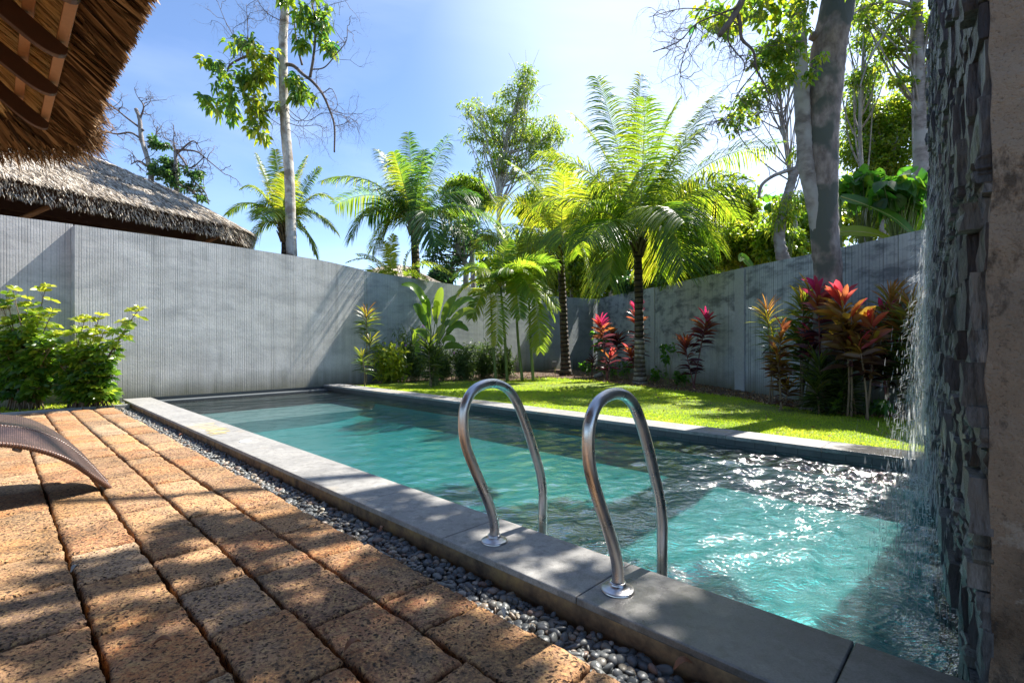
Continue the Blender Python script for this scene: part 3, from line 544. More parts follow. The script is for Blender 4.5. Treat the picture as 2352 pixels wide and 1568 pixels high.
# ------------------------------------------------------------------ walls
def wall_panel(name, p0, p1, tops, thick, base, mat, label, pil=None, cap=True, off=0.0):
    """p0,p1 XY ends of the front face; tops [(t, ztop)]; local x runs along the wall so the grooves do too"""
    p0 = np.array(p0[:2], float); p1 = np.array(p1[:2], float); L = np.linalg.norm(p1-p0); e = (p1-p0)/L; back = np.array([-e[1], e[0]])
    if back.dot(p0) < 0: back = -back
    sgn = 1 if (np.array([-e[1], e[0]])@back) > 0 else -1
    from mathutils import Matrix
    ang = math.atan2(e[1], e[0])
    def part(nm, x0, x1, y0, y1, tops, z0, mt, par=None):
        mb = MB(); n = max(2, int((x1-x0)/.5)+2); xs = np.linspace(x0, x1, n); tt = np.interp(xs/L, [a for a, _ in tops], [b for _, b in tops]) if not callable(tops) else tops(xs/L)
        rngl = np.random.default_rng(int(abs(x0)*10)+7); z0a = z0 if np.ndim(z0) else np.full(n, z0)
        V = []; 
        for x, t, zb in zip(xs, tt, z0a):
            V += [[x, sgn*y0, zb], [x, sgn*y0, t], [x, sgn*y1, t], [x, sgn*y1, zb]]
        Q = [[4*i+a, 4*i+(a+1) % 4, 4*(i+1)+(a+1) % 4, 4*(i+1)+a] for i in range(n-1) for a in range(4)]+[[0, 1, 2, 3], [4*(n-1), 4*(n-1)+3, 4*(n-1)+2, 4*(n-1)+1]]
        mb.add(V, Q); o = mb.build(nm, mt, smooth=False); 
        if par is None: o.location = (p0[0]+off*back[0], p0[1]+off*back[1], 0); o.rotation_euler = (0, 0, ang)
        else: o.parent = par
        return o
    o = part(name, 0, L, 0, thick, tops, base, M[mat])
    tag(o, label, 'wall')
    f = lambda u: np.interp(u, [a for a, _ in tops], [b for _, b in tops])
    if pil:
        for (x0, x1, pr) in pil:
            part('pilaster', x0, x1, -pr, -.002, lambda u: f(u)-.004, base, M['concrete_pil'], o)
    return o
def walls():
    M['concrete_pil'] = simple('concrete_plain', (.36, .39, .40), .8, bs=18)
    def wl(px): r = (px-1176)/F; Y = 15.08/(.839-r); return np.array([r*Y, Y])      # the end wall's line
    def top(px, py): q = wl(px); return 1+(HOR-py)/F*q[1]
    G = 1.0
    # the panel at far left, set back
    a = wl(-420); b = wl(176); e = nrm(b-a)
    wall_panel('garden_wall', a, b, [(0, top(-420, 440)*1.02), (1, (top(172, 523)-1)*1.055+1)], .2, -.3, 'concrete_lit_tone', 'grey grooved concrete wall panel at far left, set back behind the yellow-green shrub', off=.31)
    a = wl(172); b = wl(836); Lx = np.linalg.norm(b-a)
    tops = [(0, top(172, 516)), (.42, top(539, 566)), (.8, top(750, 599)), (1, top(836, 620))]
    wall_panel('garden_wall', a, b, tops, .34, -.3, 'concrete_lit_tone', 'long sunlit grey grooved concrete wall at the end of the pool')
    a = wl(838); b = wl(1112)
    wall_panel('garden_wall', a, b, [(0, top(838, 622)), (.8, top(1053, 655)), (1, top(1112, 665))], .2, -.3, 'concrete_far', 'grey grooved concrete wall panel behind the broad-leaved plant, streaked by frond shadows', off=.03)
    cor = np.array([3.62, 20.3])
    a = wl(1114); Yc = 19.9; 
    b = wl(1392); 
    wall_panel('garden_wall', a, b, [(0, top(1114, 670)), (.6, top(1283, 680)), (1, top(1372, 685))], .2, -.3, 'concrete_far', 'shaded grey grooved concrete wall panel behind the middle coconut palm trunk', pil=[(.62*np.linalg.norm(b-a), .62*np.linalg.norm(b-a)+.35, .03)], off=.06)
    # right wall
    far = wl(1372)+np.array([.0, .02]); near = np.array([5.72, 6.42]); e = nrm(near-far)
    L = np.linalg.norm(near-far)
    def rt(px, py):
        r = (px-1176)/F; # intersect ray with the wall line
        t = (far[0]-r*far[1])/(r*e[1]-e[0]); p = far+e*t; return t/L, 1+(HOR-py)/F*p[1], t
    tp = [rt(1380, 684), rt(1520, 656), rt(1712, 614), rt(1860, 584), rt(2000, 554), rt(2140, 523)]
    tops = [(0, tp[0][1])]+[(a_, b_) for a_, b_, _ in tp]; nears = near+e*1.2
    x1 = rt(1505, 660)[2]; x2 = rt(1712, 614)[2]
    def seg(t0, t1, label, pil=None):
        A, B = far+e*t0, far+e*t1; tt = [(u, float(np.interp((t0+(t1-t0)*u)/L, [q[0] for q in tops], [q[1] for q in tops]))) for u in np.linspace(0, 1, 6)]
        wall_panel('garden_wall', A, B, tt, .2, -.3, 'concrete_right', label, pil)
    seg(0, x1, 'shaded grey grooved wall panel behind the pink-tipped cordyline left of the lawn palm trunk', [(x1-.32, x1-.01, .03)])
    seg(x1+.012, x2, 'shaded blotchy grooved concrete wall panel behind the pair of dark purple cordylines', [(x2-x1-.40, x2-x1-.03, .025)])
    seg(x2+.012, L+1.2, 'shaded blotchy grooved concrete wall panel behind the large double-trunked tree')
walls()
# ------------------------------------------------------------------ feature wall with slate cladding and waterfall
WA = np.array([3.83, 4.56]); WD = nrm(np.array([1.29, 1.36])-WA); WN = np.array([WD[1], -WD[0]])    # WD towards the camera
if WN@np.array([-1., 0]) < 0: WN = -WN                                                                # WN points to the pool
def feature_wall():
    L = 4.08; H = 4.3
    t = thing('feature_wall', (WA[0]+WD[0]*2, WA[1]+WD[1]*2, -.1), 'tall wall clad in split grey slate on the pool side, with a brown rendered end, right of the pool', 'wall')
    mb = MB(); rng = np.random.default_rng(4)
    c = WA+WD*(L/2)-WN*(.28); 
    # core, with a slightly uneven front edge
    zs = np.linspace(-.98, H, 60); V = []; 
    for z in zs:
        j = .018*mnoise.noise(Vector((0, 0, z*3)))+.014*mnoise.noise(Vector((2, 0, z*9)))
        stp = .004+.026*max(0, mnoise.noise(Vector((5, 1, round(z*3.2)*1.7)))*1.6)+.012*mnoise.noise(Vector((1, 4, z*14))); f0 = WA+WD*(L+j)-WN*stp; f1 = WA+WD*(L+.0)-WN*.6; b0 = WA-WN*.004; b1 = WA-WN*.6
        for q in (f0, f1, b1, b0): V.append([q[0], q[1], z])
    n = len(zs); Q = [[4*i+a, 4*i+(a+1) % 4, 4*(i+1)+(a+1) % 4, 4*(i+1)+a] for i in range(n-1) for a in range(4)]+[[0, 1, 2, 3], [4*n-4, 4*n-3, 4*n-2, 4*n-1]]
    mb.add(V, Q); mb.build('core', M['brown'], t, smooth=False)
    # mortar blocks exposed on the end face
    mb = MB()
    z = -.3
    while z < 3.6:
        h = rng.uniform(.18, .36); w = rng.uniform(.010, .04)
        w = w*.35; q = WA+WD*(L+rng.uniform(.0, .008))-WN*(w+.012+rng.uniform(0, .03))
        if rng.random() < .0 or z < 0: box(mb, (q[0], q[1], z+h/2), (*(WN*w), 0), (*(WD*.012), 0), (0, 0, h/2-.02))
        z += h
    bevel(mb.build('render_edge', M['brown'], t, smooth=False), .006)
    # slates
    mb = MB(); z = -.95; row = 0
    while z < H:
        h = rng.uniform(.03, .08) if rng.random() < .65 else rng.uniform(.08, .17); s = -.02+rng.uniform(-.02, .05)
        while s < L-.01:
            w = rng.uniform(.04, .20); e1 = min(s+w, L+rng.uniform(-.035, .002)); pr = rng.uniform(.002, .030)+(.02 if rng.random() < .15 else 0)
            lean = .10*max(0, 1-z/3.5)*(1-s/L)*.6
            pr += lean*.35
            if e1-s > .02:
                nx, nz = 4, 4; a = np.linspace(s+.002, e1-.002, nx); b = np.linspace(z+.002, z+h-.002, nz)
                A, B = np.meshgrid(a, b, indexing='ij'); D = pr+rng.normal(size=A.shape)*.0035; A = A+rng.normal(size=A.shape)*.002; B = B+rng.normal(size=A.shape)*.0028
                top = np.stack([WA[0]+WD[0]*A+WN[0]*D, WA[1]+WD[1]*A+WN[1]*D, B], -1).reshape(-1, 3); bot = np.stack([WA[0]+WD[0]*A-WN[0]*.014, WA[1]+WD[1]*A-WN[1]*.014, B], -1).reshape(-1, 3)
                idx = np.arange(nx*nz).reshape(nx, nz); Q = np.stack([idx[:-1, :-1], idx[1:, :-1], idx[1:, 1:], idx[:-1, 1:]], -1).reshape(-1, 4)
                o = nx*nz; ed = list(idx[:, 0])+list(idx[-1, 1:])+list(idx[-2::-1, -1])+list(idx[0, -2:0:-1])
                Q2 = [[ed[i], ed[(i+1) % len(ed)], ed[(i+1) % len(ed)]+o, ed[i]+o] for i in range(len(ed))]
                mb.add(np.concatenate([top, bot]), np.concatenate([Q, np.array(Q2)]))
            s = e1+.001
        z += h
    mb.build('slate_cladding', M['slate'], t, smooth=False)
    # waterfall
    mb = MB(); Mn = 8500
    u = np.concatenate([rng.uniform(0, 3.6, 4200), np.abs(rng.normal(0, .8, Mn-4200))+.02])%3.7; z = rng.uniform(-.12, 2.15, Mn); z = np.where(rng.random(Mn) < .5, z*rng.random(Mn), z)
    spread = .03+.27*np.clip((2.2-z)/2.2, 0, 1)**1.1; d = .03+np.abs(rng.normal(size=Mn))*spread*.45
    clump = np.array([mnoise.noise(Vector((a*5, b*1.2, c_*6))) for a, b, c_ in zip(u, z, d)]); ok = clump > -.1; u, z, d = u[ok], z[ok], d[ok]; Mn = len(u)
    P0 = np.stack([WA[0]+WD[0]*u+WN[0]*d, WA[1]+WD[1]*u+WN[1]*d, z], -1); Ln = rng.uniform(.012, .07, Mn)
    dr = np.stack([WN[0]*.35+0*u, WN[1]*.35+0*u, -1+0*u], -1)*1.0+rng.normal(size=(Mn, 3))*.05; dr[:, :2] *= np.clip(z/2, .1, 1)[:, None]*.6
    P = P0[:, None, :]+nrm(dr)[:, None, :]*(Ln[:, None]*np.linspace(0, 1, 4))[..., None]; P[:, :, 2] = np.maximum(P[:, :, 2], WZ+.003)
    W = rng.uniform(.0006, .0020, Mn)[:, None]*np.array([.2, .8, 1, .4]); ribbons(mb, P, W, nrm(rng.normal(size=(Mn, 3))*[1, 1, .2]), None, .5)
    # wavelets leaping off the slates
    for k in range(26):
        u0 = rng.uniform(.0, 1.4); z0 = rng.uniform(.2, 1.9)
        for q in range(18):
            a = u0+rng.normal()*.05; dd = rng.uniform(0, .22)*(1.2-z0/2.6); zz = z0+dd*rng.uniform(-.9, -.4)+rng.normal()*.008
            p = np.array([WA[0]+WD[0]*a+WN[0]*(.03+dd), WA[1]+WD[1]*a+WN[1]*(.03+dd), zz]); dv = nrm(np.array([WN[0], WN[1], -.7])+rng.normal(size=3)*.2)
            P = (p+dv*(np.linspace(0, 1, 4)*rng.uniform(.015, .045))[:, None])[None]; ribbons(mb, P, rng.uniform(.0012, .004)*np.array([[.2, 1, .8, .2]]), nrm(rng.normal(size=(1, 3))), None, .5)
    # thin veils running down the stone
    for k in range(260):
        u0 = rng.uniform(0, 3.6)*rng.random(); z1 = rng.uniform(.1, 1.9); ln = rng.uniform(.15, .6); K = 9; tt = np.linspace(0, 1, K); zz = np.maximum(z1-tt*ln, WZ+.004)
        a = u0+.01*np.sin(tt*9+k); dd = .055+.01*np.sin(tt*14+k)+.02*tt; P = np.stack([WA[0]+WD[0]*a+WN[0]*dd, WA[1]+WD[1]*a+WN[1]*dd, zz], -1)[None]
        ribbons(mb, P, rng.uniform(.0006, .0018)*(np.sin(tt*PI*.95+.1)*.8+.25+.3*rng.random(K))[None], np.array([[WD[0], WD[1], 0]]), None, .4)
    # splash rings where it lands
    Mn = 900; u = rng.uniform(0, 3.4, Mn); d = .06+np.abs(rng.normal(size=Mn))*.28; P0 = np.stack([WA[0]+WD[0]*u+WN[0]*d, WA[1]+WD[1]*u+WN[1]*d, WZ+.004+0*u], -1)
    leaves(mb, P0, rdir(rng, Mn, 1.4), rng.uniform(.008, .05, Mn)*np.exp(-d*1.5), .004, rng, .2, None, 'leaf', .5)
    # foam where it lands
    lo = uvs(6, 4)
    for _ in range(700):
        u0 = abs(rng.normal())*1.6; d0_ = .05+abs(rng.normal())*.13; rr = rng.uniform(.002, .008); q = WA+WD*u0+WN*d0_; mb.add(lo[0]*rr*[1.3, 1.3, .6]+np.array([q[0], q[1], WZ+.004]), lo[1])
    tag(mb.build('waterfall', M['fall']), 'white streaks of water splashing down the slate wall into the pool', 'waterfall', kind='stuff')
    mb = MB()
    for k in range(15):
        u0 = rng.uniform(.0, 2.6); z1 = rng.uniform(.6, 2.15); K = 16; tt = np.linspace(0, 1, K); w0 = rng.uniform(.012, .035); reach = rng.uniform(.03, .15); zz = z1-(z1-WZ-.004)*tt
        cx = .045+reach*np.sqrt(np.clip((z1-zz)/1.8, 0, 1)); ww = w0*(.5+1.2*tt)
        P = np.stack([WA[0]+WD[0]*u0+WN[0]*cx, WA[1]+WD[1]*u0+WN[1]*cx, zz], -1)[None]; ribbons(mb, P, ww[None], np.array([[WN[0]+WD[0]*.25, WN[1]+WD[1]*.25, 0]]), None, .3)
    tag(mb.build('water_veil', M['veil']), 'thin streaked veils of water falling between the slate wall and the loose drops', 'waterfall', kind='stuff')
feature_wall()
# ------------------------------------------------------------------ handrails
def smooth_path(P, n):
    P = np.asarray(P, float); K = len(P); out_ = []
    Q = np.concatenate([[2*P[0]-P[1]], P, [2*P[-1]-P[-2]]])
    for i in range(K-1):
        a, b, c, d = Q[i], Q[i+1], Q[i+2], Q[i+3]
        for t in np.linspace(0, 1, n, endpoint=False):
            out_.append(.5*((2*b)+(-a+c)*t+(2*a-5*b+4*c-d)*t*t+(-a+3*b-3*c+d)*t**3))
    out_.append(P[-1]); return np.array(out_)
def handrails():
    pix = [(1419, 1350), (1419, 1305), (1411, 1262), (1394, 1205), (1374, 1145), (1357, 1085), (1351, 1030), (1354, 975), (1370, 930), (1398, 907), (1428, 905), (1453, 926), (1472, 970), (1489, 1030), (1503, 1090), (1515, 1145), (1521, 1200), (1521, 1260), (1518, 1320)]
    path = []; ss = 1.10
    for px, py in pix:
        r = (px-1176)/F; Y = ss/(DX[0]*r+DX[1]); X = r*Y; path.append((X*NX[0]+Y*NX[1], 1-(py-HOR)/F*Y))
    path[0] = (path[1][0], -.001); path[-1] = (path[-2][0], -.3); path.append((path[-1][0], -.62))
    path = np.array(path); sp = smooth_path(np.concatenate([path, np.zeros((len(path), 1))], 1), 6)
    labs = ['curved steel pool handrail nearest the waterfall, on a round base plate', 'curved steel pool handrail farther from the waterfall, left of its twin']
    for k, so in enumerate((ss, ss+.72)):
        P = sn_arr(so+0*sp[:, 0], sp[:, 0], sp[:, 1]); b = P[0]
        t = thing('pool_handrail', (b[0], b[1], 0), labs[k], 'handrail', 'steel handrails on the pool coping')
        mb = MB(); tube(mb, P, .0245, 28, cap=False); mb.build('rail', M['steel'], t)
        mb = MB(); prof = [(.0255, .034), (.031, .036), (.034, .030), (.036, .018), (.046, .0165), (.050, .011), (.062, .010), (.066, .007), (.067, .001)]
        seg = 40; V = [[b[0]+r*math.cos(a), b[1]+r*math.sin(a), z] for r, z in prof for a in np.linspace(0, 2*PI, seg, endpoint=False)]
        Q = [[i*seg+j, i*seg+(j+1) % seg, (i+1)*seg+(j+1) % seg, (i+1)*seg+j] for i in range(len(prof)-1) for j in range(seg)]
        mb.add(V, Q); mb.build('base_plate', M['steel'], t)
handrails()
def small_fittings():
    # round lid on the coping
    c = gnd(563, 1013, 0); t = thing('drain_cover', c, 'round white plastic lid set in the grey coping', 'drain cover')
    mb = MB(); prof = [(.001, .008), (.045, .008), (.052, .006), (.056, .001)]; seg = 32
    V = [[c[0]+r*math.cos(a), c[1]+r*math.sin(a), z] for r, z in prof for a in np.linspace(0, 2*PI, seg, endpoint=False)]
    mb.add(V, [[i*seg+j, i*seg+(j+1) % seg, (i+1)*seg+(j+1) % seg, (i+1)*seg+j] for i in range(3) for j in range(seg)]); mb.build('lid', M['white'], t)
    mb = MB(); box(mb, c+np.array([-.01, -.01, .0095]), (.018, .004, 0), (-.001, .005, 0), (0, 0, .001)); mb.build('finger_slot', M['plastic_grey'], t)
    # gold bars emblem
    mb = MB(); 
    for i, (x0, y0, x1, y1) in enumerate([(724, 1591, 806, 1584), (731, 1596, 802, 1589), (746, 1602, 812, 1594), (757, 1607, 820, 1599), (772, 1612, 836, 1603), (785, 1618, 842, 1607), (777, 1612, 850, 1604), (800, 1624, 862, 1614), (775, 1624, 843, 1619), (786, 1630, 850, 1622), (783, 1612, 862, 1607)][:10]):
        a = gnd(x0*.6125, y0*.6125, .0008+i*.0003); b = gnd(x1*.6125, y1*.6125, .0008+i*.0003)
        if i >= 8: pass
        d = nrm(b-a); w = np.cross(d, [0, 0, 1])*.011; c_ = (a+b)/2; box(mb, c_, (b-a)/2, w, (0, 0, .0008))
    for i, (x0, y0, x1, y1) in enumerate([(771, 1616, 860, 1608), (783, 1623, 852, 1615)]):
        a = gnd(x0*.6125, y0*.6125, .004+i*.0003); b = gnd(x1*.6125, y1*.6125, .004+i*.0003); d = nrm(b-a); box(mb, (a+b)/2, (b-a)/2, np.cross(d, [0, 0, 1])*.009, (0, 0, .0005))
    tag(mb.build('gold_marking', M['gold'], smooth=False), 'M-shaped emblem of gold bars on the grey coping near the far end of the pool', 'marking')
    # spike lights
    b = gnd(1275, 862, -.07); t = thing('garden_light', b, 'small grey box garden light on a yellow spike left of the middle palm trunk', 'light')
    k = b[1]/F; mb = MB(); tube(mb, [b, b+np.array([-.005, 0, .30])], .012, 6); mb.build('spike', M['petiole'], t)
    mb = MB(); box(mb, b+np.array([-.02, 0, .37]), (.075, 0, 0), (0, .05, 0), (.0, 0, .09)); bevel(mb.build('lamp_head', M['plastic_grey'], t, smooth=False), .01)
    b = gnd(1374, 872, -.07); t = thing('garden_light', b, 'low pale spotlight on the soil right of the middle palm trunk', 'light')
    mb = MB(); tube(mb, [b, b+np.array([0, 0, .10])], .012, 6); mb.build('spike', M['plastic_grey'], t)
    mb = MB(); tube(mb, [b+np.array([-.12, 0, .10]), b+np.array([0, 0, .13]), b+np.array([.13, -.02, .18])], [.05, .06, .085], 12); mb.build('lamp_head', M['plastic_grey'], t)
    mb = MB(); tube(mb, [b+np.array([.131, -.02, .18]), b+np.array([.14, -.021, .182])], [.08, .07], 12); mb.build('lens', M['white'], t)
    # dry leaves
    lv = [((1030, 1560), .075, 'curled rusty leaf on the pebbles at the bottom edge', gnd(1570, 1535, -.06), .3), (0, .07, 'reddish dry leaf lying across the paving near the bottom of the deck', gnd(810, 1490, -.036), .9), (0, .06, 'brown curled leaf on the paving joint at lower left', gnd(372, 1482, -.036), .35), (0, .05, 'pale pointed leaf on the pebbles beside the nearer handrail', gnd(1155, 1412, -.055), 1.9), (0, .05, 'tan leaf among the pebbles halfway along the coping', gnd(877, 1218, -.055), 1.4), (0, .055, 'upright orange stone-like leaf among the pebbles toward the far end', gnd(415, 1001, -.06), 1.5), (0, .05, 'white weathered husk wedged in the long paving joint at left', gnd(172, 1310, -.045), 1.7)]
    for i, (_, L, lab, p, az) in enumerate(lv):
        mb = MB(); r = np.random.default_rng(i+40); d = np.array([math.cos(az), math.sin(az), .28]); K = 9; t_ = np.linspace(0, 1, K)
        P = (p-np.array([*(d[:2]*L*.5), 0]))+d*(t_*L)[:, None]; P[:, 2] += .012*np.sin(t_*PI)+.004; P[:, 2] -= .2*L*t_**2
        ribbons(mb, P[None], (L*.17*np.sin(t_*PI*.96+.08))[None], nrm(np.cross(d, [0, 0, 1]))[None], None, .9)
        o = mb.build('fallen_leaf', M['dry'] if i not in (3, 6) else M['kerb']); sm = o.modifiers.new('s', 'SOLIDIFY'); sm.thickness = .0012; tag(o, lab, 'leaf', 'fallen leaves by the pool')
small_fittings()
# ------------------------------------------------------------------ lounger
def lounger():
    tip = gnd(252, 1120, -.03)
    near_px = [(252, 1120, 3.60), (219, 1098, 3.50), (172, 1066, 3.38), (125, 1044, 3.27), (62, 1027, 3.15), (0, 1020, 3.04), (-80, 1018, 2.93)]
    mid_px = [(249, 1113, 3.63), (212, 1072, 3.62), (172, 1036, 3.58), (125, 1006, 3.50), (62, 985, 3.40), (0, 978, 3.30), (-80, 975, 3.18)]
    far_px = [(247, 1105, 3.66), (212, 1067, 3.80), (178, 1032, 3.86), (125, 991, 3.86), (62, 961, 3.78), (0, 953, 3.70), (-80, 952, 3.6)]
    def rim(pl):
        P = smooth_path([at(a, b, c) for a, b, c in pl], 12); e = P[-1]; d = nrm(P[-1]-P[-8]); ext = []
        for k in range(1, 26):
            t_ = k/25; ext.append(e+np.array([d[0], d[1], 0])*1.1*t_+np.array([0, 0, -.26*math.sin(t_*PI*.75)+.30*t_**3*1.6]))
        return np.concatenate([P, ext])
    n_, m_, f_ = rim(near_px), rim(mid_px), rim(far_px)
    t = thing('sun_lounger', tip, 'brown woven wicker sun lounger with a curved foot end on the laterite paving at left', 'sun lounger')
    def sheet(A, B, nm, sag):
        mb = MB(); K = 14; G = np.stack([A+(B-A)*f-np.array([0, 0, sag*math.sin(f*PI)]) for f in np.linspace(0, 1, K)], 1); nA = len(A); idx = np.arange(nA*K).reshape(nA, K)
        Q = np.stack([idx[:-1, :-1], idx[1:, :-1], idx[1:, 1:], idx[:-1, 1:]], -1).reshape(-1, 4); mb.add(G.reshape(-1, 3), Q); o = mb.build(nm, M['wicker'], t)
        ln = np.concatenate([[0], np.cumsum(np.linalg.norm(np.diff(A, axis=0), axis=1))]); uvl = o.data.uv_layers.new(name='UVMap'); w = np.linalg.norm(B-A, axis=1)
        U = np.stack([np.repeat(ln[:, None], K, 1), w[:, None]*np.linspace(0, 1, K)], -1).reshape(-1, 2); vi = np.zeros(len(o.data.loops), int); o.data.loops.foreach_get('vertex_index', vi); uvl.data.foreach_set('uv', U[vi][:, ::-1].astype(np.float32).ravel())
        sm = o.modifiers.new('s', 'SOLIDIFY'); sm.thickness = .006; return o
    sheet(n_, m_, 'woven_panel', .012); sheet(m_, f_, 'woven_panel', .01)
    for P, r in ((n_, .017), (m_, .010)):
        mb = MB(); ln = np.concatenate([[0], np.cumsum(np.linalg.norm(np.diff(P, axis=0), axis=1))]); st = np.arange(0, ln[-1], .0028); Q = np.stack([np.interp(st, ln, P[:, k]) for k in range(3)], -1)
        ph = np.sin(st/.016*2*PI); tube(mb, Q, r*(1+.09*ph), 10, T=np.repeat(np.concatenate([[0], ph*.5+.5, [0]]), 10)); mb.build('wrapped_rim', M['wrap'], t)
    mb = MB(); tube(mb, f_, .006, 8); mb.build('wrapped_rim', M['wrap'], t)
    for f in (.55, .9):
        for R_ in (n_, f_):
            q = R_[int(len(R_)*f)+2]; q = q if f > .6 else q
            if f > .6:
                mb = MB(); tube(mb, [q, (q[0]+.02, q[1], -.045)], .018, 8); mb.build('leg', M['wrap'], t)
    q = at(40, 1034, 3.2); mb = MB(); tube(mb, [q+np.array([-.02, 0, .012]), q+np.array([.02, .0, .0])], [.016, .014], 8); mb.build('foot_pad', M['plastic_grey'], t)
lounger()
# ------------------------------------------------------------------ thatched roofs
class Roof:
    def __init__(s, o, e, m, A, B, LA, LB, r, ze, tan, th):
        s.o = np.array(o); s.e = np.array(e); s.m = np.array(m); s.c = np.array([A-LA/2, B-LB/2]); s.h = np.array([LA/2, LB/2]); s.r = r; s.ze = ze; s.tan = tan; s.th = th; s.mx = min(LA, LB)/2
    def dist(s, P):
        q = np.abs(P-s.c)-(s.h-s.r); return -(np.linalg.norm(np.maximum(q, 0), axis=-1)+np.minimum(np.max(q, axis=-1), 0)-s.r)
    def grad(s, P):
        E = 1e-3; return -nrm(np.stack([s.dist(P+[E, 0])-s.dist(P-[E, 0]), s.dist(P+[0, E])-s.dist(P-[0, E])], -1))     # outward
    def W(s, P, z): return np.stack([s.o[0]+s.e[0]*P[..., 0]+s.m[0]*P[..., 1], s.o[1]+s.e[1]*P[..., 0]+s.m[1]*P[..., 1], z], -1)
    def outline(s, inset, n=14):
        h = s.h-inset; r = max(s.r-inset, .03); pts = []
        for (sx, sy, a0) in ((1, 1, 0), (-1, 1, PI/2), (-1, -1, PI), (1, -1, 1.5*PI)):
            cx, cy = sx*(h[0]-r), sy*(h[1]-r)
            for k in range(n): a = a0+(PI/2)*k/(n-1); pts.append([s.c[0]+cx+r*math.cos(a), s.c[1]+cy+r*math.sin(a)])
        return np.array(pts)
    def shell(s, th=None, under=0.0, rough=0.0):
        mb = MB(); th = s.th if th is None else th; ins = [0, .1, .3, .7]+list(np.linspace(1.2, s.mx-.05, 8)); rings = []
        for i in ins: rings.append(s.W(s.outline(i), np.full(56, s.ze+s.tan*i+under)))
        top = [s.W(s.outline(i), np.full(56, s.ze+s.tan*i+th)) for i in ins][::-1]; R = rings[::-1]+top[::-1]; n = 56; R = np.array(R)
        idx = np.arange(len(R)*n).reshape(len(R), n); j = np.roll(idx, -1, axis=1); mb.add(R.reshape(-1, 3), np.stack([idx[:-1], j[:-1], j[1:], idx[1:]], -1).reshape(-1, 4)); return mb
def sample_roof(R, rng, n, tmin, tmax, amin=None, amax=None, bmin=None, bmax=None):
    lo = R.c-R.h; hi = R.c+R.h; out_ = []; c = 0
    a0, a1 = (lo[0] if amin is None else amin), (hi[0] if amax is None else amax); b0, b1 = (lo[1] if bmin is None else bmin), (hi[1] if bmax is None else bmax)
    while c < n:
        P = np.stack([rng.uniform(a0, a1, n*2), rng.uniform(b0, b1, n*2)], -1); d = R.dist(P); ok = (d > tmin) & (d < tmax); out_.append(P[ok]); c += ok.sum()
    return np.concatenate(out_)[:n]
